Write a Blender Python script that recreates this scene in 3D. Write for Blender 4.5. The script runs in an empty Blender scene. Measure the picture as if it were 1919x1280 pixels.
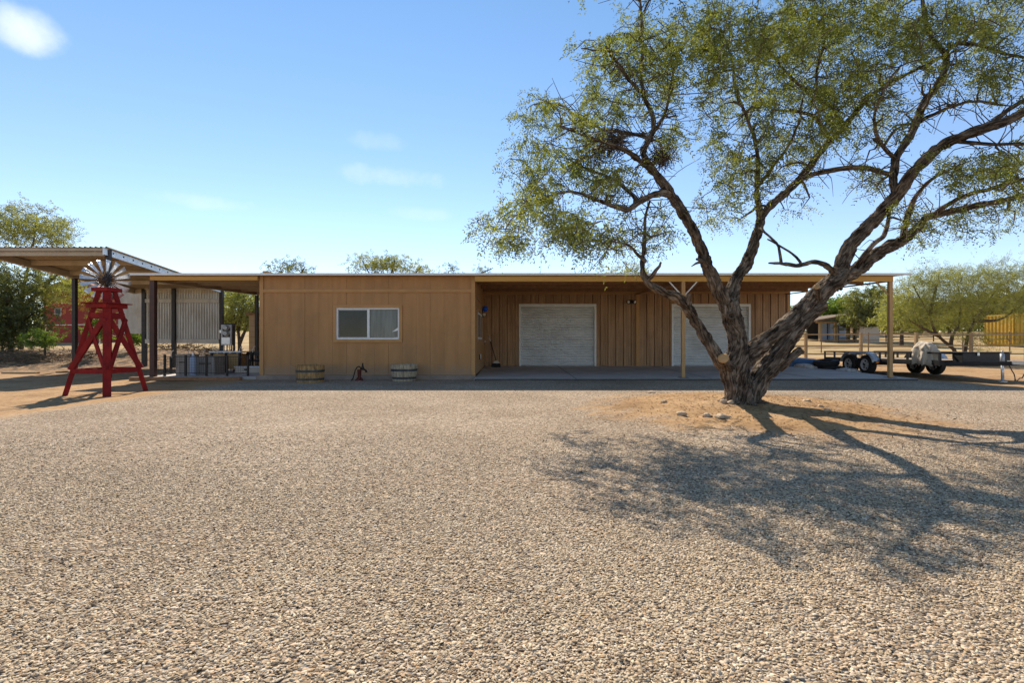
import bpy, math, random
import numpy as np
from mathutils import Vector, Matrix, Euler, noise

random.seed(7)
rng = np.random.default_rng(7)
SC = bpy.context.scene
COL = SC.collection
F = 950.0            # focal length in photograph pixels
CZ = 1.10            # camera height
PI = math.pi


def P(px, py, Y):
    """point on the photograph's ray (px,py) at distance Y"""
    return Vector(((px - 960) / F * Y, Y, CZ - (py - 640) / F * Y))


def sstep(a, b, x):
    t = min(1.0, max(0.0, (x - a) / (b - a)))
    return t * t * (3 - 2 * t)


# ------------------------------------------------------------------ materials
def new_mat(name):
    m = bpy.data.materials.new(name)
    m.use_nodes = True
    nt = m.node_tree
    return m, nt, nt.nodes['Principled BSDF']


def node(nt, typ, **kw):
    n = nt.nodes.new(typ)
    for k, v in kw.items():
        if k in n.inputs:
            n.inputs[k].default_value = v
        else:
            setattr(n, k, v)
    return n


def ramp(nt, stops, interp='LINEAR'):
    n = nt.nodes.new('ShaderNodeValToRGB')
    n.color_ramp.interpolation = interp
    e = n.color_ramp.elements
    while len(e) < len(stops):
        e.new(0.5)
    for i, (p, c) in enumerate(stops):
        e[i].position = p
        e[i].color = (*c, 1) if len(c) == 3 else c
    return n


def mat(name, c1, c2=None, sc=4, st=(1, 1, 1), rough=.75, metal=0, bump=0, bsc=30, bst=None, spec=.4,
        lo=.35, hi=.65, dist=.01, grime=None, gsc=1.2):
    m, nt, b = new_mat(name)
    b.inputs['Roughness'].default_value = rough
    b.inputs['Metallic'].default_value = metal
    b.inputs['Specular IOR Level'].default_value = spec
    tc = node(nt, 'ShaderNodeTexCoord')
    L = nt.links.new
    if c2 is None:
        c2 = tuple(x * .8 for x in c1)
    mp = node(nt, 'ShaderNodeMapping')
    mp.inputs['Scale'].default_value = st
    L(tc.outputs['Object'], mp.inputs['Vector'])
    nz = node(nt, 'ShaderNodeTexNoise', Scale=sc, Detail=6.0, Roughness=.65)
    L(mp.outputs[0], nz.inputs['Vector'])
    r = ramp(nt, [(lo, c1), (hi, c2)])
    L(nz.outputs['Fac'], r.inputs[0])
    out = r.outputs[0]
    if grime:
        g = node(nt, 'ShaderNodeTexNoise', Scale=gsc, Detail=8.0, Roughness=.7)
        L(tc.outputs['Object'], g.inputs['Vector'])
        gr = ramp(nt, [(.48, (0, 0, 0)), (.68, (1, 1, 1))])
        L(g.outputs['Fac'], gr.inputs[0])
        mx = node(nt, 'ShaderNodeMix', data_type='RGBA')
        ml = node(nt, 'ShaderNodeMath', operation='MULTIPLY')
        ml.inputs[1].default_value = .55
        L(gr.outputs[0], ml.inputs[0])
        L(ml.outputs[0], mx.inputs[0])
        L(out, mx.inputs[6])
        mx.inputs[7].default_value = (*grime, 1)
        out = mx.outputs[2]
    L(out, b.inputs['Base Color'])
    if bump:
        mp2 = node(nt, 'ShaderNodeMapping')
        mp2.inputs['Scale'].default_value = bst or st
        L(tc.outputs['Object'], mp2.inputs['Vector'])
        n2 = node(nt, 'ShaderNodeTexNoise', Scale=bsc, Detail=5.0, Roughness=.6)
        L(mp2.outputs[0], n2.inputs['Vector'])
        bp = node(nt, 'ShaderNodeBump', Strength=bump, Distance=dist)
        L(n2.outputs['Fac'], bp.inputs['Height'])
        L(bp.outputs[0], b.inputs['Normal'])
    return m


M = {}
M['siding'] = mat('painted_siding', (.465, .24, .092), (.385, .19, .068), sc=1.5, st=(3, 3, .3), rough=.7, bump=.25, bsc=18, bst=(6, 6, .5), grime=(.30, .17, .075), gsc=.9)
def splash(m, col, z0, z1):
    '''dried mud splashed up the foot of the wall, in its own ragged patches'''
    nt = m.node_tree
    L = nt.links.new
    b = nt.nodes['Principled BSDF']
    src = b.inputs['Base Color'].links[0].from_socket
    tc = node(nt, 'ShaderNodeTexCoord')
    sp = node(nt, 'ShaderNodeSeparateXYZ')
    L(tc.outputs['Object'], sp.inputs[0])
    mr = node(nt, 'ShaderNodeMapRange')
    L(sp.outputs[2], mr.inputs[0])
    mr.inputs[1].default_value = z0
    mr.inputs[2].default_value = z1
    mr.inputs[3].default_value = .62
    mr.inputs[4].default_value = 0
    nz = node(nt, 'ShaderNodeTexNoise', Scale=5.0, Detail=8.0, Roughness=.75)
    L(tc.outputs['Object'], nz.inputs['Vector'])
    ad = node(nt, 'ShaderNodeMath', operation='ADD')
    L(mr.outputs[0], ad.inputs[0])
    L(nz.outputs['Fac'], ad.inputs[1])
    r = ramp(nt, [(.72, (0, 0, 0)), (1.0, (.6, .6, .6))])
    L(ad.outputs[0], r.inputs[0])
    mx = node(nt, 'ShaderNodeMix', data_type='RGBA')
    L(r.outputs[0], mx.inputs[0])
    L(src, mx.inputs[6])
    mx.inputs[7].default_value = (*col, 1)
    L(mx.outputs[2], b.inputs['Base Color'])


splash(M['siding'], (.34, .235, .15), .12, .62)
M['trim'] = mat('painted_trim', (.50, .265, .10), (.43, .225, .082), sc=3, rough=.65, bump=.1)
M['boards'] = mat('board_siding', (.48, .285, .15), (.31, .175, .09), sc=2.2, st=(3, 3, .22), rough=.8, bump=.5, bsc=14, bst=(8, 8, .35), grime=(.25, .14, .075), gsc=1.6)
M['ochre'] = mat('ochre_beam', (.60, .335, .075), (.50, .265, .058), sc=3, st=(.4, 3, 3), rough=.6, bump=.2, bsc=20)
M['post'] = mat('painted_post', (.52, .31, .13), (.42, .24, .10), sc=3, st=(4, 4, .5), rough=.65, bump=.2)
M['brownpost'] = mat('brown_post', (.075, .028, .018), (.05, .02, .015), sc=4, rough=.5)
M['blacksteel'] = mat('black_steel', (.018, .016, .016), (.035, .028, .024), sc=8, rough=.45, metal=.3)
M['roof'] = mat('galvanised_roof', (.50, .49, .46), (.38, .37, .35), sc=2.5, rough=.45, metal=.35)
M['soffit'] = mat('roof_underside', (.27, .185, .14), (.18, .12, .095), sc=2.5, st=(1, .3, 1), rough=.7)
M['rafter'] = mat('rafter_wood', (.33, .17, .08), (.22, .11, .05), sc=3, st=(3, .3, 3), rough=.8)
M['door'] = mat('roller_door_enamel', (.70, .70, .68), (.61, .61, .595), sc=1.4, st=(1, 1, 2.5), rough=.45, spec=.5, grime=(.42, .40, .36), gsc=.8)
M['white'] = mat('white_frame', (.78, .77, .74), (.68, .67, .64), sc=5, rough=.45)
M['concrete'] = mat('concrete', (.56, .50, .44), (.45, .40, .355), sc=1.6, rough=.85, bump=.25, bsc=40, grime=(.28, .245, .215), gsc=.7)
M['joint_and_shade'] = mat('joint_and_shade_dark', (.10, .09, .08), (.06, .055, .05), rough=.9)
M['footing'] = mat('footing_concrete', (.34, .25, .19), (.22, .17, .13), sc=3, rough=.9, bump=.4, bsc=25)
M['redpaint'] = mat('red_painted_wood', (.27, .016, .012), (.17, .009, .009), sc=4, st=(2, 2, 1), rough=.75, spec=.2, bump=.3, bsc=25, grime=(.10, .022, .018), gsc=5)
M['galv'] = mat('galvanised_sheet', (.70, .72, .74), (.54, .56, .58), sc=7, rough=.34, metal=.5, bump=.1, bsc=8)
M['galv_dull'] = mat('weathered_sheet', (.50, .455, .38), (.36, .33, .28), sc=2.2, st=(2, 2, .5), rough=.5, metal=.25, grime=(.28, .22, .15), gsc=.9)
M['galv_panel'] = mat('corrugated_sheet', (.60, .57, .51), (.48, .45, .40), sc=2.2, st=(2, 2, .5), rough=.42, metal=.35, grime=(.36, .30, .22), gsc=.9)
M['galv_tan'] = mat('tan_steel', (.46, .38, .27), (.36, .29, .2), sc=2, rough=.6, metal=.15)
M['darkiron'] = mat('dark_iron', (.022, .018, .016), (.05, .03, .022), sc=9, rough=.55, metal=.4)
M['rustred'] = mat('rusty_red_iron', (.15, .028, .016), (.06, .016, .012), sc=14, rough=.6, metal=.1, bump=.3)
M['stave'] = mat('oak_stave', (.56, .33, .12), (.22, .12, .045), sc=5, st=(6, 6, .5), rough=.8, bump=.5, bsc=20, bst=(6, 6, .6), grime=(.06, .04, .025), gsc=6)
M['stave_grey'] = mat('grey_stave', (.56, .45, .30), (.28, .22, .155), sc=5, st=(6, 6, .5), rough=.85, bump=.5, bsc=20, bst=(6, 6, .6), grime=(.05, .045, .04), gsc=5)
M['hoop'] = mat('hoop_iron', (.09, .10, .115), (.05, .05, .055), sc=10, rough=.5, metal=.5)
M['soil'] = mat('dark_soil', (.035, .025, .018), (.06, .04, .028), sc=20, rough=1)
M['rock'] = mat('field_rock', (.60, .43, .27), (.46, .33, .21), sc=6, rough=.9, bump=.6, bsc=18, dist=.02, grime=(.22, .16, .11), gsc=4)
M['rubber'] = mat('tyre_rubber', (.016, .015, .015), (.028, .025, .023), sc=8, rough=.8)
M['rim'] = mat('wheel_rim', (.62, .62, .62), (.5, .5, .5), sc=10, rough=.35, metal=.4)
M['fender'] = mat('diamond_fender', (.60, .61, .61), (.46, .47, .47), sc=6, rough=.4, metal=.5)
M['trailer'] = mat('trailer_black', (.014, .013, .014), (.025, .022, .02), sc=6, rough=.5)
M['deck'] = mat('deck_planks', (.36, .28, .19), (.24, .18, .12), sc=5, st=(4, .4, 1), rough=.85)
M['canvas'] = mat('canvas_cover', (.60, .52, .42), (.50, .43, .345), sc=3, rough=.9, bump=.4, bsc=9, dist=.03)
M['amber'] = mat('amber_lens', (.85, .25, .03), (.7, .2, .02), rough=.25)
M['blue'] = mat('blue_sheet', (.06, .14, .24), (.04, .09, .16), sc=3, rough=.55, bump=.5, bsc=6, dist=.03)
M['bluepaint'] = mat('blue_globe', (.01, .11, .75), (.01, .09, .6), rough=.3)
M['whitetarp'] = mat('white_sheet', (.62, .60, .56), (.50, .48, .45), sc=4, rough=.8, bump=.4, bsc=8, dist=.02)
M['fencewood'] = mat('fence_wood', (.44, .30, .15), (.32, .215, .11), sc=4, st=(2, 2, .5), rough=.85)
M['pipe'] = mat('brown_pipe', (.26, .17, .10), (.18, .12, .07), sc=4, rough=.6)
M['darkpipe'] = mat('dark_pipe', (.035, .028, .024), (.05, .04, .03), rough=.6)
M['yellow'] = mat('yellow_container', (.58, .35, .04), (.46, .27, .03), sc=2, st=(1, 1, .4), rough=.6)
M['redwall'] = mat('red_wall', (.34, .050, .035), (.27, .040, .028), sc=1, rough=.85, bump=.2)
M['redroof'] = mat('red_roof', (.27, .10, .07), (.2, .075, .05), sc=3, rough=.85)
M['tanwall'] = mat('tan_block_wall', (.50, .34, .19), (.42, .28, .155), sc=2, rough=.85)
M['cream'] = mat('cream_wall', (.62, .54, .44), (.54, .47, .38), sc=2, rough=.8)
M['paleblue'] = mat('pale_blue_panel', (.40, .48, .60), (.33, .40, .52), sc=2, rough=.5)
M['meterbox'] = mat('grey_enamel', (.40, .40, .40), (.33, .33, .33), sc=5, rough=.45, metal=.2)
M['glassdark'] = mat('meter_glass', (.45, .47, .46), (.35, .37, .36), rough=.1)
M['planks_grey'] = mat('grey_planks', (.34, .30, .255), (.24, .21, .18), sc=4, st=(5, 5, .5), rough=.85)
M['amberwood'] = mat('amber_wood', (.42, .26, .10), (.33, .19, .07), sc=4, rough=.7)
M['cutwood'] = mat('cut_wood', (.50, .30, .13), (.40, .23, .10), sc=8, rough=.85)
M['black'] = mat('near_black', (.01, .01, .01), (.015, .014, .013), rough=.9)
M['bristle'] = mat('black_bristle', (.018, .017, .017), (.03, .028, .027), sc=40, rough=.95)
M['straw'] = mat('straw_brown', (.20, .13, .07), (.12, .08, .045), sc=6, rough=.9)


def pane_mat(name, c1, c2, sc=3, rough=.08, st=(1, 1, 1)):
    m = mat(name, c1, c2, sc=sc, st=st, rough=rough, spec=.28, bump=.0)
    return m


M['pane_dark'] = pane_mat('dark_window_glass', (.012, .0125, .011), (.026, .027, .024), 1.7)
M['pane_grey'] = pane_mat('curtained_window_glass', (.18, .19, .172), (.10, .106, .096), 1.5, st=(7, 1, .6))


def leaf_mat(name, stops, trans=.45):
    m = bpy.data.materials.new(name)
    m.use_nodes = True
    nt = m.node_tree
    nt.nodes.clear()
    L = nt.links.new
    at = node(nt, 'ShaderNodeAttribute', attribute_name='tint')
    ge = node(nt, 'ShaderNodeNewGeometry')
    ad = node(nt, 'ShaderNodeMath', operation='MULTIPLY_ADD')
    ad.inputs[1].default_value = .45
    L(ge.outputs['Random Per Island'], ad.inputs[0])
    sc_ = node(nt, 'ShaderNodeMath', operation='MULTIPLY')
    sc_.inputs[1].default_value = .55
    L(at.outputs['Fac'], sc_.inputs[0])
    L(sc_.outputs[0], ad.inputs[2])
    r = ramp(nt, stops)
    L(ad.outputs[0], r.inputs[0])
    d = node(nt, 'ShaderNodeBsdfDiffuse')
    t = node(nt, 'ShaderNodeBsdfTranslucent')
    g = node(nt, 'ShaderNodeBsdfGlossy', Roughness=.45)
    g.inputs['Color'].default_value = (.6, .6, .6, 1)
    L(r.outputs[0], d.inputs[0])
    hs = node(nt, 'ShaderNodeMix', data_type='RGBA', blend_type='MULTIPLY')
    hs.inputs[0].default_value = 1
    hs.inputs[7].default_value = (1.15, 1.2, .6, 1)
    L(r.outputs[0], hs.inputs[6])
    L(hs.outputs[2], t.inputs[0])
    mx = node(nt, 'ShaderNodeMixShader')
    mx.inputs[0].default_value = trans
    L(d.outputs[0], mx.inputs[1])
    L(t.outputs[0], mx.inputs[2])
    m2 = node(nt, 'ShaderNodeMixShader')
    m2.inputs[0].default_value = .04
    L(mx.outputs[0], m2.inputs[1])
    L(g.outputs[0], m2.inputs[2])
    o = node(nt, 'ShaderNodeOutputMaterial')
    L(m2.outputs[0], o.inputs[0])
    return m


M['leaf'] = leaf_mat('mesquite_leaf', [(.0, (.04, .05, .015)), (.3, (.115, .135, .034)), (.6, (.225, .24, .055)), (1, (.38, .35, .095))], trans=.5)
M['leaf_olive'] = leaf_mat('olive_leaf', [(.0, (.08, .088, .032)), (.4, (.155, .16, .052)), (.75, (.22, .215, .07)), (1, (.30, .27, .10))], trans=.5)
M['leaf_pale'] = leaf_mat('paloverde_leaf', [(.0, (.15, .155, .05)), (.4, (.25, .25, .075)), (.75, (.335, .32, .10)), (1, (.42, .38, .14))], trans=.5)
M['leaf_green'] = leaf_mat('bright_leaf', [(.0, (.08, .12, .02)), (.4, (.14, .20, .03)), (1, (.22, .29, .05))])
M['leaf_dark'] = leaf_mat('dark_leaf', [(.0, (.045, .052, .02)), (.5, (.10, .115, .036)), (1, (.17, .18, .055))])
M['leaf_rust'] = leaf_mat('rust_leaf', [(.0, (.16, .07, .025)), (.5, (.24, .12, .04)), (1, (.30, .20, .07))])


def bark_mat():
    m, nt, b = new_mat('furrowed_bark')
    L = nt.links.new
    b.inputs['Roughness'].default_value = .95
    b.inputs['Specular IOR Level'].default_value = .15
    at = node(nt, 'ShaderNodeAttribute', attribute_name='bark')       # (around, along, depth of furrow)
    sep = node(nt, 'ShaderNodeSeparateXYZ')
    L(at.outputs['Vector'], sep.inputs[0])
    mp = node(nt, 'ShaderNodeMapping')
    mp.inputs['Scale'].default_value = (1, .22, 0)
    L(at.outputs['Vector'], mp.inputs['Vector'])
    n1 = node(nt, 'ShaderNodeTexNoise', Scale=26.0, Detail=8.0, Roughness=.7, Distortion=.6)
    L(mp.outputs[0], n1.inputs['Vector'])
    n2 = node(nt, 'ShaderNodeTexNoise', Scale=4.0, Detail=5.0, Roughness=.6)
    L(at.outputs['Vector'], n2.inputs['Vector'])
    r = ramp(nt, [(.34, (.014, .010, .007)), (.45, (.07, .05, .036)), (.55, (.19, .143, .104)), (.68, (.38, .30, .22))])
    a = node(nt, 'ShaderNodeMath', operation='MULTIPLY_ADD')
    L(n2.outputs['Fac'], a.inputs[0])
    a.inputs[1].default_value = .5
    s = node(nt, 'ShaderNodeMath', operation='MULTIPLY_ADD')
    L(n1.outputs['Fac'], s.inputs[0])
    s.inputs[1].default_value = .9
    s.inputs[2].default_value = -.20
    L(s.outputs[0], a.inputs[2])
    L(a.outputs[0], r.inputs[0])
    L(r.outputs[0], b.inputs['Base Color'])
    bp = node(nt, 'ShaderNodeBump', Strength=1.0, Distance=.05)
    L(n1.outputs['Fac'], bp.inputs['Height'])
    L(bp.outputs[0], b.inputs['Normal'])
    return m


M['bark'] = bark_mat()
M['twig'] = mat('twig_bark', (.075, .050, .034), (.13, .09, .06), sc=9, rough=.95)
M['bgbark'] = mat('dark_bark', (.06, .042, .03), (.11, .08, .055), sc=5, rough=.95)


# ------------------------------------------------------------------ mesh helpers
ORG = {}


def link(o, parent=None):
    COL.objects.link(o)
    if parent is not None:
        o.parent = parent
        ORG[o.name] = ORG[parent.name]
    return o


def empty(name, loc, label, cat, group=None):
    o = bpy.data.objects.new(name, None)
    o.empty_display_size = .2
    COL.objects.link(o)
    o.location = loc
    ORG[o.name] = Vector(loc)
    o['label'] = label
    o['category'] = cat
    if group:
        o['group'] = group
    return o


def tag(o, label=None, cat=None, group=None, kind=None):
    if label:
        o['label'] = label
    if cat:
        o['category'] = cat
    if group:
        o['group'] = group
    if kind:
        o['kind'] = kind
    return o


class MB:
    def __init__(s):
        s.v = []
        s.f = []

    def box(s, x0, x1, y0, y1, z0, z1):
        n = len(s.v)
        s.v += [(x0, y0, z0), (x1, y0, z0), (x1, y1, z0), (x0, y1, z0), (x0, y0, z1), (x1, y0, z1), (x1, y1, z1), (x0, y1, z1)]
        s.f += [(n, n + 3, n + 2, n + 1), (n + 4, n + 5, n + 6, n + 7), (n, n + 1, n + 5, n + 4), (n + 1, n + 2, n + 6, n + 5),
                (n + 2, n + 3, n + 7, n + 6), (n + 3, n, n + 4, n + 7)]
        return s

    def bar(s, p, q, w, h, up=(0, 0, 1), w2=None, h2=None):
        """rectangular beam from p to q, w across, h along up"""
        p, q = Vector(p), Vector(q)
        d = (q - p).normalized()
        up = Vector(up)
        if abs(d.dot(up)) > .98:
            up = Vector((0, 1, 0))
        a = d.cross(up).normalized()
        b = a.cross(d).normalized()
        w2 = w if w2 is None else w2
        h2 = h if h2 is None else h2
        n = len(s.v)
        for c, ww, hh in ((p, w, h), (q, w2, h2)):
            for i, j in ((-1, -1), (1, -1), (1, 1), (-1, 1)):
                s.v.append(tuple(c + a * (i * ww / 2) + b * (j * hh / 2)))
        s.f += [(n, n + 3, n + 2, n + 1), (n + 4, n + 5, n + 6, n + 7)]
        for i in range(4):
            j = (i + 1) % 4
            s.f.append((n + i, n + j, n + 4 + j, n + 4 + i))
        return s

    def tube(s, pts, rad, k=8, cap=True):
        pts = [Vector(p) for p in pts]
        if not hasattr(rad, '__len__'):
            rad = [rad] * len(pts)
        n0 = len(s.v)
        ref = None
        for i, p in enumerate(pts):
            d = (pts[min(i + 1, len(pts) - 1)] - pts[max(i - 1, 0)]).normalized()
            if ref is None:
                ref = Vector((0, 0, 1)) if abs(d.z) < .9 else Vector((1, 0, 0))
            a = d.cross(ref)
            if a.length < 1e-5:
                a = d.orthogonal()
            a.normalize()
            b = a.cross(d).normalized()
            ref = b
            for j in range(k):
                t = 2 * PI * j / k
                s.v.append(tuple(p + (a * math.cos(t) + b * math.sin(t)) * rad[i]))
        for i in range(len(pts) - 1):
            for j in range(k):
                m = (j + 1) % k
                s.f.append((n0 + i * k + j, n0 + i * k + m, n0 + (i + 1) * k + m, n0 + (i + 1) * k + j))
        if cap:
            s.f.append(tuple(n0 + j for j in range(k))[::-1])
            e = n0 + (len(pts) - 1) * k
            s.f.append(tuple(e + j for j in range(k)))
        return s

    def lathe(s, prof, o=(0, 0, 0), k=24, axis='z', tilt=None, cap=True):
        """prof: (r, h) pairs; axis 'z' 'x' 'y' or a Vector"""
        o = Vector(o)
        d = {'x': Vector((1, 0, 0)), 'y': Vector((0, 1, 0)), 'z': Vector((0, 0, 1))}[axis] if isinstance(axis, str) else Vector(axis).normalized()
        a = d.orthogonal().normalized()
        if isinstance(axis, str) and axis == 'z':
            a = Vector((1, 0, 0))
        b = d.cross(a)
        n0 = len(s.v)
        for r, h in prof:
            for j in range(k):
                t = 2 * PI * j / k
                s.v.append(tuple(o + d * h + (a * math.cos(t) + b * math.sin(t)) * r))
        for i in range(len(prof) - 1):
            for j in range(k):
                m = (j + 1) % k
                s.f.append((n0 + i * k + j, n0 + i * k + m, n0 + (i + 1) * k + m, n0 + (i + 1) * k + j))
        if cap:
            s.f.append(tuple(n0 + j for j in range(k))[::-1])
            e = n0 + (len(prof) - 1) * k
            s.f.append(tuple(e + j for j in range(k)))
        return s

    def prism(s, poly, fn, t0, t1):
        """poly of (u,v); fn(u,v,t)->xyz, extruded t0..t1"""
        n = len(s.v)
        m = len(poly)
        for t in (t0, t1):
            for u, v in poly:
                s.v.append(tuple(fn(u, v, t)))
        s.f.append(tuple(range(n, n + m))[::-1])
        s.f.append(tuple(range(n + m, n + 2 * m)))
        for i in range(m):
            j = (i + 1) % m
            s.f.append((n + i, n + j, n + m + j, n + m + i))
        return s

    def sheet(s, rows):
        """grid of points"""
        n = len(s.v)
        w = len(rows[0])
        for r in rows:
            s.v += [tuple(p) for p in r]
        for i in range(len(rows) - 1):
            for j in range(w - 1):
                s.f.append((n + i * w + j, n + i * w + j + 1, n + (i + 1) * w + j + 1, n + (i + 1) * w + j))
        return s

    def blob(s, c, r, seed=0, k=12, amp=.25, fr=1.6, flat=-.6):
        """lumpy stone"""
        n0 = len(s.v)
        c = Vector(c)
        rows = k // 2
        off = Vector((seed * 3.7, seed * 1.3, seed * 7.1))
        s.v.append(tuple(c + Vector((0, 0, -r[2] * .6))))
        for i in range(1, rows):
            ph = -PI / 2 + PI * i / rows
            for j in range(k):
                th = 2 * PI * j / k
                d = Vector((math.cos(th) * math.cos(ph), math.sin(th) * math.cos(ph), math.sin(ph)))
                q = 1 + amp * noise.noise(d * fr + off) + amp * .5 * noise.noise(d * fr * 2.7 + off)
                s.v.append(tuple(c + Vector((d.x * r[0] * q, d.y * r[1] * q, max(flat, d.z) * r[2] * q))))
        s.v.append(tuple(c + Vector((0, 0, r[2] * (1 + amp * noise.noise(Vector((0, 0, fr)) + off))))))
        top = len(s.v) - 1
        for j in range(k):
            m = (j + 1) % k
            s.f.append((n0, n0 + 1 + m, n0 + 1 + j))
            for i in range(rows - 2):
                a = n0 + 1 + i * k
                s.f.append((a + j, a + m, a + k + m, a + k + j))
            a = n0 + 1 + (rows - 2) * k
            s.f.append((a + j, a + m, top))
        return s

    def build(s, name, material, parent=None, smooth=False, bevel=0, solid=0, origin=None, autosm=None):
        me = bpy.data.meshes.new(name)
        o0 = Vector((0, 0, 0))
        if parent is not None:
            o0 = ORG[parent.name]
        elif origin is not None:
            o0 = Vector(origin)
        me.from_pydata([(x - o0.x, y - o0.y, z - o0.z) for x, y, z in s.v], [], s.f)
        me.materials.append(material)
        if smooth:
            me.polygons.foreach_set('use_smooth', [True] * len(me.polygons))
            if autosm:
                me.set_sharp_from_angle(angle=math.radians(autosm))
        ob = bpy.data.objects.new(name, me)
        COL.objects.link(ob)
        if parent is not None:
            ob.parent = parent
            ORG[ob.name] = o0
        else:
            ob.location = o0
            ORG[ob.name] = o0
        if bevel:
            b = ob.modifiers.new('bevel', 'BEVEL')
            b.width = bevel
            b.segments = 2
            b.limit_method = 'ANGLE'
        if solid:
            b = ob.modifiers.new('solid', 'SOLIDIFY')
            b.thickness = solid
            b.offset = 0
        return ob


def np_mesh(name, verts, quads, material, parent=None, attrs=None, smooth=False):
    me = bpy.data.meshes.new(name)
    verts = np.asarray(verts, np.float32)
    if parent is not None:
        verts = verts - np.array(ORG[parent.name], np.float32)
    quads = np.asarray(quads, np.int32)
    nq, k = quads.shape
    me.vertices.add(len(verts))
    me.vertices.foreach_set('co', verts.ravel())
    me.loops.add(nq * k)
    me.loops.foreach_set('vertex_index', quads.ravel())
    me.polygons.add(nq)
    me.polygons.foreach_set('loop_start', np.arange(0, nq * k, k, dtype=np.int32))
    if smooth:
        me.polygons.foreach_set('use_smooth', np.ones(nq, bool))
    me.update(calc_edges=True)
    me.validate()
    for an, (typ, data) in (attrs or {}).items():
        at = me.attributes.new(an, typ, 'POINT')
        at.data.foreach_set('value' if typ == 'FLOAT' else 'vector', np.asarray(data, np.float32).ravel())
    me.materials.append(material)
    o = bpy.data.objects.new(name, me)
    COL.objects.link(o)
    if parent is not None:
        o.parent = parent
        ORG[o.name] = ORG[parent.name]
    return o


def copy_tree(o, parent=None):
    c = o.copy()
    COL.objects.link(c)
    if parent is not None:
        c.parent = parent
    for ch in list(o.children):
        copy_tree(ch, c)
    return c


# ------------------------------------------------------------------ ground
MX, MY, MRX, MRY, MH = 3.75, 8.35, 3.0, 2.9, .15


def gz(x, y):
    z = 0.0
    d = math.hypot((x - MX) / MRX, (y - MY) / MRY)
    if d < 1:
        t = 1 - d
        z += MH * (t * t * (3 - 2 * t)) ** .8 * (1 + .25 * noise.noise(Vector((x * 1.3, y * 1.3, 2))))
        z += (.030 * noise.noise(Vector((x * 3, y * 3, 5))) + .016 * noise.noise(Vector((x * 7.5, y * 7.5, 5)))) * min(1, 3 * t)
    if y > 23:
        t = y - 23
        z += .045 * t if t < 60 else 2.7
        z += .15 * min(1, t / 12) * noise.noise(Vector((x * .12, y * .12, 1)))
    w = sstep(7.3, 8.6, -x) + sstep(11.7, 13, x)
    if w > 0 and y > 5:
        z += w * (.035 * noise.noise(Vector((x * .7, y * .7, 9))) + .02 * noise.noise(Vector((x * 2.3, y * 2.3, 4))))
        z -= .03 * w
    if x < -14 and y > 21:      # low bank of scrub beyond the shelter
        z += .55 * sstep(14, 17, -x) * sstep(21, 25, y) * (1 - .6 * sstep(27, 31, y))
    return z


def axis_coords(breaks):
    out = []
    for a, b, st in breaks:
        n = max(1, int(round((b - a) / st)))
        out += [a + (b - a) * i / n for i in range(n)]
    out.append(breaks[-1][1])
    return out


xs = axis_coords([(-260, -60, 12), (-60, -22, 2), (-22, -7, .35), (-7, .4, .5), (.4, 7.2, .085), (7.2, 11, .4), (11, 24, .35), (24, 60, 2), (60, 260, 12)])
ys = axis_coords([(-14, 0, 1), (0, 5.2, .4), (5.2, 11.4, .085), (11.4, 24, .35), (24, 60, 1.2), (60, 120, 4), (120, 400, 14)])
gv = np.array([(x, y, gz(x, y)) for y in ys for x in xs], np.float32)
W = len(xs)
ii, jj = np.meshgrid(np.arange(len(ys) - 1), np.arange(W - 1), indexing='ij')
a = (ii * W + jj).ravel()
gq = np.stack([a, a + 1, a + W + 1, a + W], 1)


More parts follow.
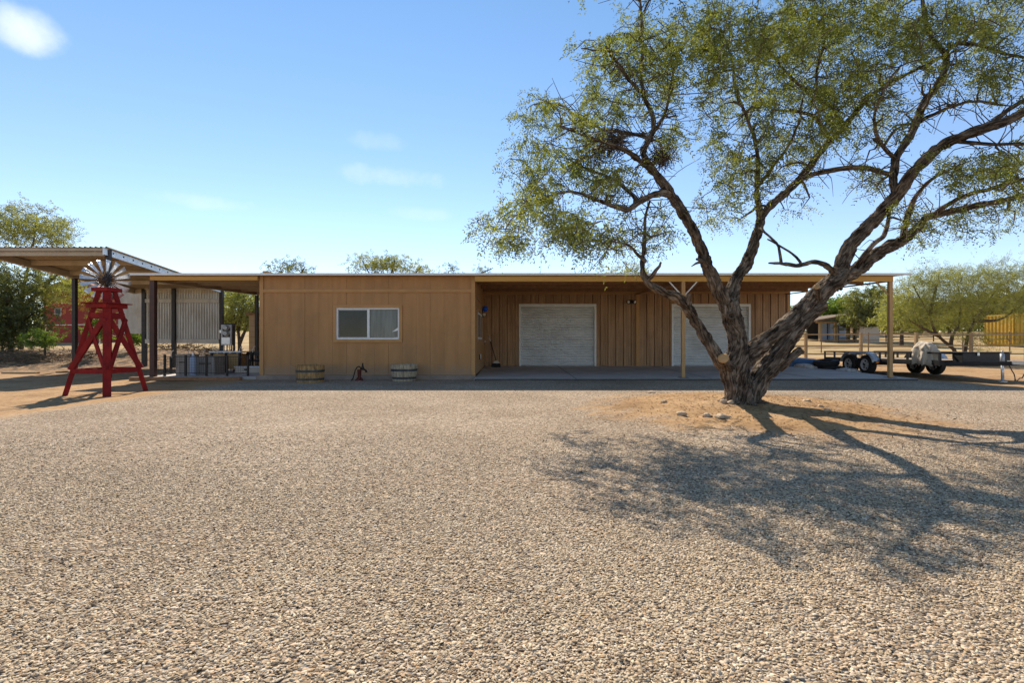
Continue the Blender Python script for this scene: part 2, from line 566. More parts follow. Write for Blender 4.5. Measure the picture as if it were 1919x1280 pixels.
def ground_mat():
    m, nt, b = new_mat('yard_ground')
    L = nt.links.new
    b.inputs['Roughness'].default_value = .95
    b.inputs['Specular IOR Level'].default_value = .15
    ge = node(nt, 'ShaderNodeNewGeometry')
    pos = ge.outputs['Position']
    sep = node(nt, 'ShaderNodeSeparateXYZ')
    L(pos, sep.inputs[0])
    X, Y = sep.outputs[0], sep.outputs[1]

    def mth(op, a, b_=None, c=None):
        n = node(nt, 'ShaderNodeMath', operation=op)
        for i, q in enumerate((a, b_, c)):
            if q is None:
                continue
            if isinstance(q, (int, float)):
                n.inputs[i].default_value = q
            else:
                L(q, n.inputs[i])
        return n.outputs[0]

    def mr(v, a, b_, lo=0, hi=1, smooth=True):
        n = node(nt, 'ShaderNodeMapRange', interpolation_type='SMOOTHSTEP' if smooth else 'LINEAR')
        L(v, n.inputs[0])
        n.inputs[1].default_value = a
        n.inputs[2].default_value = b_
        n.inputs[3].default_value = lo
        n.inputs[4].default_value = hi
        return n.outputs[0]

    def nz(scale, detail=4, rough=.6, st=None):
        n = node(nt, 'ShaderNodeTexNoise', Scale=scale, Detail=float(detail), Roughness=rough)
        if st:
            mp = node(nt, 'ShaderNodeMapping')
            mp.inputs['Scale'].default_value = st
            L(pos, mp.inputs[0])
            L(mp.outputs[0], n.inputs['Vector'])
        else:
            L(pos, n.inputs['Vector'])
        return n.outputs['Fac']

    def mix(f, a_, b_):
        n = node(nt, 'ShaderNodeMix', data_type='RGBA')
        for i, q in ((0, f), (6, a_), (7, b_)):
            if isinstance(q, tuple):
                n.inputs[i].default_value = (*q, 1)
            elif isinstance(q, (int, float)):
                n.inputs[i].default_value = q
            else:
                L(q, n.inputs[i])
        return n.outputs[2]

    wob = mth('MULTIPLY', mth('SUBTRACT', nz(1.3, 6, .7), .5), 1.3)
    left = mr(mth('ADD', X, wob), -7.55, -7.15)
    right = mr(mth('ADD', X, wob), 11.95, 11.5)
    back = mr(mth('ADD', Y, wob), 21.5, 20.5)
    ex = mth('DIVIDE', mth('SUBTRACT', X, MX + .05), 2.6)
    ey = mth('DIVIDE', mth('SUBTRACT', Y, MY - .2), 2.5)
    er = mth('SQRT', mth('ADD', mth('MULTIPLY', ex, ex), mth('MULTIPLY', ey, ey)))
    mound = mr(mth('ADD', er, mth('MULTIPLY', wob, 1.1)), .70, 1.12)
    grav = mth('MULTIPLY', mth('MULTIPLY', left, right), mth('MULTIPLY', back, mound))
    # gravel
    vo = node(nt, 'ShaderNodeTexVoronoi', Scale=58.0, Randomness=1.0)
    wv = node(nt, 'ShaderNodeMapping')
    L(pos, wv.inputs[0])
    wv.inputs['Scale'].default_value = (1, 1.15, 1)
    L(wv.outputs[0], vo.inputs['Vector'])
    sc_ = node(nt, 'ShaderNodeSeparateColor')
    L(vo.outputs['Color'], sc_.inputs[0])
    gr = ramp(nt, [(0, (.13, .10, .07)), (.25, (.285, .217, .15)), (.6, (.43, .34, .245)), (.85, (.54, .445, .335)), (1, (.67, .565, .44))])
    L(sc_.outputs[0], gr.inputs[0])
    hue = ramp(nt, [(0, (1.0, .86, .72)), (.5, (1, 1, 1)), (1, (.88, .93, 1.0))])
    L(sc_.outputs[1], hue.inputs[0])
    gm = node(nt, 'ShaderNodeMix', data_type='RGBA', blend_type='MULTIPLY')
    gm.inputs[0].default_value = .8
    L(gr.outputs[0], gm.inputs[6])
    L(hue.outputs[0], gm.inputs[7])
    n9 = nz(15, 6, .8)
    dk = ramp(nt, [(.36, (.40, .38, .36)), (.48, (.95, .94, .93)), (.66, (1.2, 1.19, 1.16))])
    L(n9, dk.inputs[0])
    gm2 = node(nt, 'ShaderNodeMix', data_type='RGBA', blend_type='MULTIPLY')
    gm2.inputs[0].default_value = 1
    L(gm.outputs[2], gm2.inputs[6])
    L(dk.outputs[0], gm2.inputs[7])
    n3 = nz(.55, 5, .6)
    lg = ramp(nt, [(.35, (.80, .76, .72)), (.65, (1.06, 1.05, 1.04))])
    L(n3, lg.inputs[0])
    gm3 = node(nt, 'ShaderNodeMix', data_type='RGBA', blend_type='MULTIPLY')
    gm3.inputs[0].default_value = 1
    L(gm2.outputs[2], gm3.inputs[6])
    L(lg.outputs[0], gm3.inputs[7])
    gravc = gm3.outputs[2]
    # dirt
    dr = ramp(nt, [(.3, (.25, .143, .064)), (.48, (.37, .222, .104)), (.7, (.47, .305, .16))])
    L(nz(.9, 8, .7), dr.inputs[0])
    sp = ramp(nt, [(.36, (.38, .33, .29)), (.5, (1, 1, 1)), (.7, (1.15, 1.15, 1.15))])
    L(nz(13, 7, .8), sp.inputs[0])
    dm = node(nt, 'ShaderNodeMix', data_type='RGBA', blend_type='MULTIPLY')
    dm.inputs[0].default_value = .8
    L(dr.outputs[0], dm.inputs[6])
    L(sp.outputs[0], dm.inputs[7])
    # dry litter on the left bank
    lit = mth('MULTIPLY', mr(X, -8.5, -11.5), mr(Y, 16, 20.5))
    litn = mth('MULTIPLY', lit, mr(nz(3.0, 7, .75), .40, .56))
    dirt = mix(litn, dm.outputs[2], (.085, .055, .032))
    # dry grass field far off
    fg = ramp(nt, [(.35, (.20, .13, .06)), (.5, (.38, .26, .12)), (.65, (.52, .39, .20))])
    L(nz(1.1, 7, .7, (.35, 1, 1)), fg.inputs[0])
    far = mr(mth('ADD', Y, mth('MULTIPLY', wob, 2.5)), 26.5, 29.5)
    dirt = mix(far, dirt, fg.outputs[0])
    L(mix(grav, dirt, gravc), b.inputs['Base Color'])
    # relief
    hv = mth('MULTIPLY', mth('SUBTRACT', 1.0, vo.outputs['Distance']), grav)
    h2 = mth('MULTIPLY_ADD', nz(9, 6, .7), .8, hv)
    bp = node(nt, 'ShaderNodeBump', Strength=.9, Distance=.014)
    L(h2, bp.inputs['Height'])
    L(bp.outputs[0], b.inputs['Normal'])
    return m


M['ground'] = ground_mat()
g = np_mesh('ground', gv, gq, M['ground'], smooth=True)
tag(g, 'gravel yard with sandy dirt around it', kind='structure')


# pebbles (stuff): instanced stones lying on the near gravel
def make_pebbles():
    pc = bpy.data.collections.new('pebble_shapes')
    m, nt, b = new_mat('pebble_stone')
    L = nt.links.new
    oi = node(nt, 'ShaderNodeObjectInfo')
    r = ramp(nt, [(0, (.10, .08, .062)), (.07, (.22, .155, .10)), (.3, (.48, .36, .22)), (.5, (.57, .44, .28)), (.62, (.47, .395, .30)), (.78, (.67, .54, .36)), (.9, (.77, .655, .49)), (1, (.54, .33, .16))])
    L(oi.outputs['Random'], r.inputs[0])
    tc = node(nt, 'ShaderNodeTexCoord')
    n = node(nt, 'ShaderNodeTexNoise', Scale=2.5, Detail=5.0)
    L(tc.outputs['Object'], n.inputs['Vector'])
    v = ramp(nt, [(.3, (.72, .70, .68)), (.7, (1.15, 1.13, 1.1))])
    L(n.outputs['Fac'], v.inputs[0])
    mx = node(nt, 'ShaderNodeMix', data_type='RGBA', blend_type='MULTIPLY')
    mx.inputs[0].default_value = 1
    L(r.outputs[0], mx.inputs[6])
    L(v.outputs[0], mx.inputs[7])
    L(mx.outputs[2], b.inputs['Base Color'])
    b.inputs['Roughness'].default_value = .85
    b.inputs['Specular IOR Level'].default_value = .25
    for i in range(7):
        s = MB().blob((0, 0, 0), (1, .62 + .28 * random.random(), .42 + .25 * random.random()), seed=i + 2, k=10, amp=.42, fr=1.3, flat=-1)
        me = bpy.data.meshes.new('pebble')
        me.from_pydata(s.v, [], s.f)
        me.polygons.foreach_set('use_smooth', [True] * len(me.polygons))
        me.materials.append(m)
        pc.objects.link(bpy.data.objects.new('pebble_shape', me))
    pts, scl = [], []
    for y0, y1, dens, s0, s1 in ((1.2, 2.6, 13500, .0040, .0086), (2.6, 3.8, 8500, .0042, .0086), (3.8, 6.6, 5200, .0044, .0086)):
        wmax = 1.04 * y1 + .5
        n = int(dens * (y1 - y0) * 2 * wmax)
        y = rng.uniform(y0, y1, n)
        x = rng.uniform(-wmax, wmax, n)
        k = (np.abs(x) < 1.04 * y + .5) & (x > -7.3 + rng.normal(0, .12, n)) & (x < 11.6)
        e = np.hypot((x - MX - .05) / 2.6, (y - MY + .2) / 2.5)
        wobn = np.array([noise.noise(Vector((px * 1.5, py * 1.5, 7))) for px, py in zip(x, y)])
        k &= rng.random(n) < np.clip((6.6 - y) / 2.8, 0, 1) ** 1.3 if y0 > 3 else True
        k &= e + .32 * wobn + rng.normal(0, .13, n) > .98
        x, y = x[k], y[k]
        cl = np.array([noise.noise(Vector((px * .9, py * .9, 3))) for px, py in zip(x, y)])
        k = rng.random(len(x)) < .80 + .9 * cl
        x, y = x[k], y[k]
        s = rng.uniform(s0, s1, len(x)) * np.exp(rng.normal(0, .16, len(x)))
        z = np.array([gz(px, py) for px, py in zip(x, y)])
        pts.append(np.stack([x, y, z + s * rng.uniform(-.05, .28, len(x))], 1))
        scl.append(s)
    pts = np.concatenate(pts)
    scl = np.concatenate(scl)
    n = len(pts)
    me = bpy.data.meshes.new('gravel')
    me.vertices.add(n)
    me.vertices.foreach_set('co', pts.astype(np.float32).ravel())
    at = me.attributes.new('scl', 'FLOAT_VECTOR', 'POINT')
    at.data.foreach_set('vector', (scl[:, None] * np.stack([rng.uniform(.85, 1.25, n), rng.uniform(.85, 1.15, n), rng.uniform(.5, .85, n)], 1)).astype(np.float32).ravel())
    at = me.attributes.new('rot', 'FLOAT_VECTOR', 'POINT')
    at.data.foreach_set('vector', np.stack([rng.normal(0, .35, n), rng.normal(0, .35, n), rng.uniform(0, 6.28, n)], 1).astype(np.float32).ravel())
    o = bpy.data.objects.new('gravel', me)
    COL.objects.link(o)
    tag(o, 'loose tan and grey pebbles covering the yard', kind='stuff')
    ng = bpy.data.node_groups.new('scatter', 'GeometryNodeTree')
    ng.interface.new_socket('Geometry', in_out='INPUT', socket_type='NodeSocketGeometry')
    ng.interface.new_socket('Geometry', in_out='OUTPUT', socket_type='NodeSocketGeometry')
    gi = ng.nodes.new('NodeGroupInput')
    go = ng.nodes.new('NodeGroupOutput')
    ci = ng.nodes.new('GeometryNodeCollectionInfo')
    ci.inputs['Collection'].default_value = pc
    ci.inputs['Separate Children'].default_value = True
    ci.inputs['Reset Children'].default_value = True
    ip = ng.nodes.new('GeometryNodeInstanceOnPoints')
    ip.inputs['Pick Instance'].default_value = True
    for an, sk in (('rot', 'Rotation'), ('scl', 'Scale')):
        na = ng.nodes.new('GeometryNodeInputNamedAttribute')
        na.data_type = 'FLOAT_VECTOR'
        na.inputs['Name'].default_value = an
        ng.links.new(na.outputs['Attribute'], ip.inputs[sk])
    ng.links.new(gi.outputs[0], ip.inputs['Points'])
    ng.links.new(ci.outputs[0], ip.inputs['Instance'])
    ng.links.new(ip.outputs[0], go.inputs[0])
    md = o.modifiers.new('scatter', 'NODES')
    md.node_group = ng
    print('pebbles', n)


make_pebbles()


# ------------------------------------------------------------------ concrete
def slab_z(y):
    return .05 + .07 * sstep(0, 1, 0) + .07 * min(1, max(0, (y - 14.3) / 5.9))


s = MB()
s.prism([(14.3, -.1), (20.2, -.1), (20.2, .12), (14.3, .05)], lambda u, v, t: (t, u, v), -1.07, 11.45)
s.prism([(14.66, -.1), (20.9, -.1), (20.9, .11), (14.66, .085)], lambda u, v, t: (t, u, v), -10.75, -7.36)
slab = s.build('concrete_slab', M['concrete'])
tag(slab, 'grey concrete floor of carport and porch', kind='structure')
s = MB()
for x in (1.8, 5.62, 8.7):
    s.prism([(14.3, .0535), (20.2, .1235), (20.2, .119), (14.3, .049)], lambda u, v, t: (t, u, v), x, x + .018)
s.prism([(17.2, .088), (17.218, .088), (17.218, .08), (17.2, .08)], lambda u, v, t: (t, u, v), -1.05, 11.4)
s.box(-1.06, 11.44, 14.285, 14.298, -.02, .046)  # dark strip paints in shade and staining under the slab's front lip
o = s.build('slab_joint_and_shade_path', M['joint_and_shade'])
o.name = 'slab_joints_and_shade'
tag(o, 'dark joints in the concrete, with painted shade and staining along its front edge', kind='structure')

# ------------------------------------------------------------------ workshop
WY = 14.8      # front wall
GY = 20.2      # garage wall


def roof_z(y):
    return 3.0 + (y - 14.55) * .024


ws = empty('workshop', (0, WY, 0), 'long tan workshop with flat metal roof, carport, porch and two roller doors', 'workshop')


def grooved(s, x0, x1, z0, z1, y, pitch, gw, gd, minor=None, phase=0.0, axis='x'):
    """vertical board siding facing -y (or +x at x=y when axis='y')"""
    prof = []
    k0 = math.floor((x0 - phase) / pitch)
    u = x0
    prof.append((x0, 0))
    k = k0
    while True:
        gx = phase + k * pitch
        cuts = [(gx, gw, gd)] if minor or k % 3 else [(gx, gw * 2.0, gd * 2.5)]
        if minor:
            for fr in (.36, .68):
                cuts.append((gx + pitch * fr, minor[0], minor[1]))
        for c, w, d in cuts:
            if c - w / 2 > x0 + .005 and c + w / 2 < x1 - .005:
                prof += [(c - w / 2, 0), (c - w / 2 + .002, d), (c + w / 2 - .002, d), (c + w / 2, 0)]
        if gx > x1:
            break
        k += 1
    prof.append((x1, 0))
    prof.sort(key=lambda p: p[0])
    if axis == 'x':
        rows = [[(u, y + d, z0) for u, d in prof], [(u, y + d, z1) for u, d in prof]]
    else:
        rows = [[(y - d, u, z1) for u, d in prof], [(y - d, u, z0) for u, d in prof]]
    s.sheet(rows)


XL, XR = -7.34, -1.09
# front wall around the window opening
wx0, wx1, wz0, wz1 = (631 - 960) / F * WY, (749 - 960) / F * WY, CZ + 4 * WY / F, CZ + 63 * WY / F
s = MB()
for a_, b_, c_, d_ in ((XL, wx0, .12, 3.02), (wx1, XR, .12, 3.02), (wx0, wx1, .12, wz0), (wx0, wx1, wz1, 3.02)):
    grooved(s, a_, b_, c_, d_, WY, .4064, .006, .004, phase=.05)
s.box(XL + .02, wx0, WY + .02, WY + .12, .12, 3.0)
s.box(wx1, XR - .02, WY + .02, WY + .12, .12, 3.0)
s.box(wx0, wx1, WY + .02, WY + .12, .12, wz0)
s.box(wx0, wx1, WY + .02, WY + .12, wz1, 3.0)
s.build('front_wall', M['siding'], ws)
s = MB()
s.box(XL - .015, XL + .095, WY - .04, WY, .12, 3.02)
s.build('corner_board', M['trim'], ws, bevel=.004)
s = MB()
s.box(XR - .095, XR + .015, WY - .04, WY, .12, 3.02)
s.build('corner_board', M['trim'], ws, bevel=.004)
s = MB()
s.box(XL + .095, XR - .095, WY - .036, WY, CZ + 92 * WY / F, CZ + 98 * WY / F)
s.build('trim_band', M['trim'], ws, bevel=.004)
s = MB()
s.box(XL - .06, XR + .03, WY - .16, WY + .1, -.05, .118)
s.build('footing', M['footing'], ws, bevel=.01)

# front window
win = MB()
t = .085
for b in ((wx0 - t, wx1 + t, WY - .04, WY, wz1, wz1 + t), (wx0 - t, wx1 + t, WY - .04, WY, wz0 - t, wz0),
          (wx0 - t, wx0, WY - .04, WY, wz0, wz1), (wx1, wx1 + t, WY - .04, WY, wz0, wz1)):
    win.box(*b)
win = win.build('window', M['trim'], ws, bevel=.004)
s = MB()
fw = .045
mx_ = (691 - 960) / F * WY
for b in ((wx0, wx1, WY - .012, WY + .05, wz1 - fw, wz1), (wx0, wx1, WY - .012, WY + .05, wz0, wz0 + fw),
          (wx0, wx0 + fw, WY - .012, WY + .05, wz0 + fw, wz1 - fw), (wx1 - fw, wx1, WY - .012, WY + .05, wz0 + fw, wz1 - fw),
          (mx_ - .035, mx_ + .035, WY - .016, WY + .05, wz0 + fw, wz1 - fw)):
    s.box(*b)
s.build('frame', M['white'], win, bevel=.004)
s = MB()
for x0_, x1_ in ((wx0 + fw, mx_ - .035),):
    for b in ((x0_, x1_, WY + .004, WY + .03, wz1 - fw - .03, wz1 - fw), (x0_, x1_, WY + .004, WY + .03, wz0 + fw, wz0 + fw + .02),
              (x0_ + .012, x0_ + .03, WY + .004, WY + .03, wz0 + fw + .02, wz1 - fw - .03)):
        s.box(*b)
s.build('screen_frame', M['meterbox'], win)
s = MB()
s.box(wx0 + fw, mx_ - .035, WY + .032, WY + .04, wz0 + fw, wz1 - fw)
s.build('pane', M['pane_dark'], win)
s = MB()
s.box(mx_ + .035, wx1 - fw, WY + .032, WY + .04, wz0 + fw, wz1 - fw)
s.build('pane', M['pane_grey'], win)
s = MB()
px = lambda x, y, Y: tuple(P(x, y, Y))
s.prism([(735, 622), (746.5, 613.5), (746.5, 619), (743, 620.5)], lambda u, v, t: P(u, v, WY + .028) + Vector((0, t, 0)), 0, .003)
s.build('torn_film', M['white'], win)
s = MB()
s.prism([(737, 634), (738, 632.7), (746, 632), (746, 634)], lambda u, v, t: P(u, v, WY + .028) + Vector((0, t, 0)), 0, .003)
s.build('torn_film', M['white'], win)

# side wall of the carport bay (faces +x)
s = MB()
for a_, b_, c_, d_ in ((WY + .0, 16.2, .10, 3.10), (16.2, 18.4, .10, 1.18), (16.2, 18.4, 2.05, 3.10), (18.4, 18.98, .10, 3.10), (18.98, 19.98, 2.12, 3.10), (19.98, GY, .10, 3.10)):
    grooved(s, a_, b_, c_, d_, XR, .4064, .006, .004, axis='y')
s.box(XR - .12, XR - .02, WY + .13, 16.2, .1, 3.0)
s.box(XR - .12, XR - .02, 16.2, 18.4, .1, 1.18)
s.box(XR - .12, XR - .02, 16.2, 18.4, 2.05, 3.0)
s.box(XR - .12, XR - .02, 18.4, GY, .1, 3.0)
s.build('side_wall', M['siding'], ws)
s = MB()
s.box(XR, XR + .018, WY + .02, GY - .02, 2.44, 2.475)
s.build('seam_strip', M['boards'], ws)
sw = MB()
for b in ((XR - .01, XR + .02, 16.1, 18.5, 2.05, 2.11), (XR - .01, XR + .02, 16.1, 18.5, 1.08, 1.18)):
    sw.box(*b)
sw = sw.build('window', M['boards'], ws)
s = MB()
for b in ((16.2, 16.26, 1.18, 2.05), (18.34, 18.4, 1.18, 2.05), (17.28, 17.33, 1.18, 2.05), (16.26, 17.26, 1.18, 1.24), (17.34, 18.34, 1.18, 1.24), (16.26, 17.26, 1.99, 2.05), (17.34, 18.34, 1.99, 2.05)):
    s.box(XR - .02, XR + .006, *b)
s.build('frame', M['white'], sw)
s = MB()
s.box(XR - .006, XR + .001, 16.26, 18.34, 1.24, 1.99)
s.build('pane', M['pane_dark'], sw)
sd = MB()
sd.box(XR - .015, XR - .002, 18.98, 19.98, .12, 2.12)
sd = sd.build('side_door', M['siding'], ws)
s = MB()
s.lathe([(.0, 0), (.03, .0), (.03, .02), (.012, .03), (.03, .05), (.025, .07), (.0, .075)], (XR, 19.85, 1.1), 12, 'x', cap=False)
s.build('handle', M['galv'], sd, smooth=True)
for y in (16.75, 17.45):
    s = MB()
    s.box(XR, XR + .025, y, y + .11, .5, .67)
    s.build('outlet', M['white'] if y > 17 else M['black'], ws, bevel=.005)
lm = MB()
lm.box(XR, XR + .02, 18.55, 18.78, 2.0, 2.3)
lm.box(XR + .02, XR + .14, 18.58, 18.75, 2.02, 2.16)
lm = lm.build('wall_lamp', M['darkiron'], ws, bevel=.006)
s = MB()
s.lathe([(0, -.11), (.055, -.095), (.095, -.055), (.11, 0), (.095, .055), (.055, .095), (0, .11)], (XR + .10, 18.6, 2.30), 18, cap=False)
s.build('globe', M['bluepaint'], lm, smooth=True)
s = MB()
s.box(XR + .03, XR + .128, 18.578, 18.57, 2.035, 2.14)
s.build('shade', M['cream'], lm)

# garage wall
gx0, gx1 = XR + .0, 10.98
d1 = ((975 - 960) / F * GY, (1116 - 960) / F * GY)
d2 = ((1261 - 960) / F * GY, (1405 - 960) / F * GY)
dz = CZ + 68 * GY / F
s = MB()
bp_, bphase = .3085, .12
for a_, b_, c_, d_ in ((gx0, d1[0], .11, 3.0), (d1[0], d1[1], dz, 3.0), (d1[1], d2[0], .11, 3.0), (d2[0], d2[1], dz, 3.0), (d2[1], gx1, .11, 3.0)):
    grooved(s, a_, b_, c_, d_, GY, bp_, .036, .06, minor=(.009, .010), phase=bphase)
    s.box(a_ + .001, b_ - .001, GY + .07, GY + .17, c_, d_)
s.build('garage_wall', M['boards'], ws)
s = MB()
s.box(gx0, 5.0, GY - .03, GY + .05, 2.97, 3.13)
s.box(5.0, gx1, GY - .05, GY + .05, 3.0, 3.13)
s.build('wall_header', M['trim'], ws, bevel=.005)
s = MB()
s.box(4.93, 5.06, GY - .07, GY, .12, 2.97)
s.build('corner_board', M['trim'], ws, bevel=.005)
s = MB()
s.box(gx1 - .02, gx1 + .10, GY - .03, GY + .15, .11, 3.13)
s.build('corner_board', M['trim'], ws, bevel=.005)
for (a_, b_) in (d1, d2):
    rows = []
    n = 290
    for i in range(n + 1):
        z = .125 + (dz - .13) * i / n
        q = (z / .098) % 1.0
        rows.append([(x, GY + .12 - .055 * math.sin(PI * q) ** .45, z) for x in (a_ + .02, b_ - .02)])
    rd = MB().sheet(rows).build('roller_door', M['door'], ws, smooth=False)
    s = MB()
    for b in ((a_ - .04, a_ + .035, GY - .028, GY + .1, .12, dz + .05), (b_ - .035, b_ + .04, GY - .028, GY + .1, .12, dz + .05), (a_ + .035, b_ - .035, GY - .028, GY + .1, dz - .06, dz + .05)):
        s.box(*b)
    s.build('door_frame', M['white'], rd, bevel=.004)
    s = MB()
    s.box(a_ + .04, b_ - .04, GY + .05, GY + .09, .122, .17)
    s.build('bottom_rail', M['meterbox'], rd)
# twin flood light
fl = MB()
fl.box(4.66, 4.80, GY - .06, GY, 2.62, 2.76)
fl = fl.build('flood_light', M['darkiron'], ws)
for dx, ax in ((-.12, (-.45, -1, -.25)), (.12, (.45, -1, -.25))):
    s = MB()
    ax = Vector(ax).normalized()
    s.lathe([(.03, 0), (.05, .04), (.075, .10), (.08, .14)], Vector((4.73 + dx * .6, GY - .06, 2.69)), 16, ax)
    lh = s.build('lamp_head', M['darkiron'], fl, smooth=True, autosm=40)
    s = MB()
    s.lathe([(.0, .14), (.04, .145), (.06, .138)], Vector((4.73 + dx * .6, GY - .06, 2.69)), 16, ax)
    s.build('lamp_lens', M['white'], fl, smooth=True, autosm=40)

# hidden outer walls
s = MB()
s.box(XL, XL + .12, WY + .13, 28, 0, 3.18)
s.box(XL, gx1, 28, 28.12, 0, 3.3)
s.box(gx1 - .06, gx1 + .06, GY + .16, 28, 0, 3.12)
s.build('outer_wall', M['siding'], ws)

# roof: ribbed sheet
rx0, rx1, ry0, ry1 = -10.95, 11.42, 14.52, 28.3
prof = []
x = rx0
while x < rx1:
    prof += [(x, 0), (x + .14, 0), (x + .155, .025), (x + .185, .025), (x + .20, 0)]
    x += .2
rows = [[(u, y, roof_z(y) + .03 + d) for u, d in prof] for y in (ry0, 17, 20, 24, ry1)]
roof = MB().sheet(rows).build('roof', M['roof'], ws, solid=.004)
s = MB()
s.box(rx0, rx1, ry0 - .012, ry0 - .004, 2.998, 3.062)
s.build('drip_edge', M['white'], roof)
s = MB()
s.prism([(ry0 + .05, roof_z(ry0) + .012), (ry1, roof_z(ry1) + .012), (ry1, roof_z(ry1) + .024), (ry0 + .05, roof_z(ry0) + .024)], lambda u, v, t: (t, u, v), rx0 + .05, rx1 - .22)
s.build('soffit', M['soffit'], roof)
# fascia beams
s = MB()
s.box(XR + .016, 11.0, 14.62, 14.72, 2.832, 2.99)
s.build('fascia_beam', M['ochre'], ws, bevel=.006)
s = MB()
s.box(-10.46, XL - .016, 14.64, 14.72, 2.87, 2.99)
s.build('fascia_beam', M['ochre'], ws, bevel=.006)
# carport rafters
for y in (16.0, 17.5, 19.0):
    s = MB()
    s.box(XR + .01, 11.1, y, y + .06, roof_z(y) - .13, roof_z(y) + .008)
    s.build('purlin', M['rafter'], ws)
for x in (4.95, 10.94):
    s = MB()
    s.prism([(14.73, 2.83), (GY - .06, 2.97), (GY - .06, 3.0), (14.73, 2.87)], lambda u, v, t: (t, u, v), x - .05, x + .05)
    s.build('rafter', M['rafter'], ws)
for y in (15.6, 16.8, 18.1, 19.4):
    s = MB()
    s.box(-10.42, XL - .02, y, y + .05, roof_z(y) - .1, roof_z(y) + .008)
    s.build('purlin', M['galv_tan'], ws)
s = MB()
s.prism([(14.73, 2.84), (20.7, 3.0), (20.7, 3.12), (14.73, 2.96)], lambda u, v, t: (t, u, v), -10.46, -10.38)
s.box(-10.38, XL - .02, 20.6, 20.7, 2.98, 3.12)
s.build('porch_beam', M['galv_tan'], ws)
# posts
for x in (4.95, 10.94):
    s = MB()
    s.box(x - .05, x + .05, 14.62 + .0, 14.72, .05, 2.83)
    po = s.build('support_post', M['post'], ws, bevel=.006)
    s = MB()
    s.box(x - .12, x + .12, 14.55, 14.79, .05, .064)
    s.build('base_plate', M['darkiron'], po)
    for sg in (-1, 1):
        if x > 10 and sg > 0:
            continue
        s = MB()
        s.bar((x + sg * .045, 14.67, 2.44), (x + sg * .40, 14.67, 2.83), .03, .03, up=(0, 1, 0))
        s.build('knee_brace', M['white'] if x < 10 else M['post'], po)
s = MB()
s.box(-10.46, -10.32, 14.62, 14.76, .085, 2.87)
s.build('porch_post', M['brownpost'], ws, bevel=.006)
s = MB()
s.box(-10.46, -10.34, 20.6, 20.72, .1, 2.98)
s.build('porch_post', M['blacksteel'], ws, bevel=.006)

# ------------------------------------------------------------------ open metal shelter on the left
sh = empty('metal_shelter', (-15, 18.5, 0), 'open steel shelter with sloping sheet roof and hanging corrugated wall panel', 'shelter')
SX, SY0, SY1 = -12.6, 15.75, 22.0


def shz(y):
    return 4.0 - (y - SY0) * .096


prof = []
x = -16.62
while x < SX + .1:
    prof += [(x, 0), (x + .10, 0), (x + .115, .03), (x + .15, .03), (x + .165, 0)]
    x += .165
sr = MB().sheet([[(u, y, shz(y) + d) for u, d in prof] for y in (SY0 - .1, 18, 20, SY1 + .2)]).build('roof', M['galv_tan'], sh, solid=.004)
s = MB()
s.box(-16.6, SX - .05, SY0 - .03, SY0 + .03, shz(SY0) - .24, shz(SY0) - .12)
s.box(-16.6, SX - .05, SY0 - .09, SY0 - .06, shz(SY0) - .10, shz(SY0) - .012)
s.build('front_purlin', M['galv_tan'], sh)
ch = MB()
ch.prism([(SY0 - .1, shz(SY0 - .1) - .22), (SY1 + .1, shz(SY1 + .1) - .19), (SY1 + .1, shz(SY1 + .1) - .005), (SY0 - .1, shz(SY0 - .1) - .005)], lambda u, v, t: (t, u, v), SX - .04, SX + .02)
ch = ch.build('edge_channel', M['galv'], sh)
s = MB()
for i in range(9):
    y = SY0 + .25 + i * .42
    s = MB().lathe([(.028, 0), (.028, .004)], (SX + .02, y, shz(y) - .10), 10, 'x')
    s.build('bolt_hole', M['black'], ch)
for y in (17.2, 18.7, 20.3):
    s = MB()
    s.box(-16.33, SX - .06, y, y + .06, shz(y) - .17, shz(y) - .01)
    s.build('purlin', M['galv_tan'], sh)
s = MB()
s.prism([(SY0 + .05, shz(SY0) - .24), (SY1 + .1, shz(SY1) - .22), (SY1 + .1, shz(SY1) - .02), (SY0 + .05, shz(SY0) - .04)], lambda u, v, t: (t, u, v), -16.5, -16.34)
s.build('roof_beam', M['galv_tan'], sh)
s = MB()
s.box(-16.33, SX - .05, SY1 - .04, SY1 + .06, shz(SY1) - .2, shz(SY1) - .02)
s.build('back_beam', M['galv_tan'], sh)
for x, y, w in ((-16.42, 19.04, .13), (SX - .02, SY0 + .1, .13), (-15.95, SY1, .16), (-14.6, SY1 - .1, .15), (SX + .0, SY1, .14)):
    s = MB()
    s.box(x - w / 2, x + w / 2, y - w / 2, y + w / 2, -.1, shz(y) - .02)
    s.build('shelter_post', M['blacksteel'], sh, bevel=.006)


def corrugated(x0, x1, y, z0, z1, pitch=.076, amp=.013):
    n = int((x1 - x0) / pitch * 8)
    pr = [(x0 + (x1 - x0) * i / n) for i in range(n + 1)]
    return MB().sheet([[(u, y + amp * math.sin(2 * PI * u / pitch), z) for u in pr] for z in (z0, z1)])


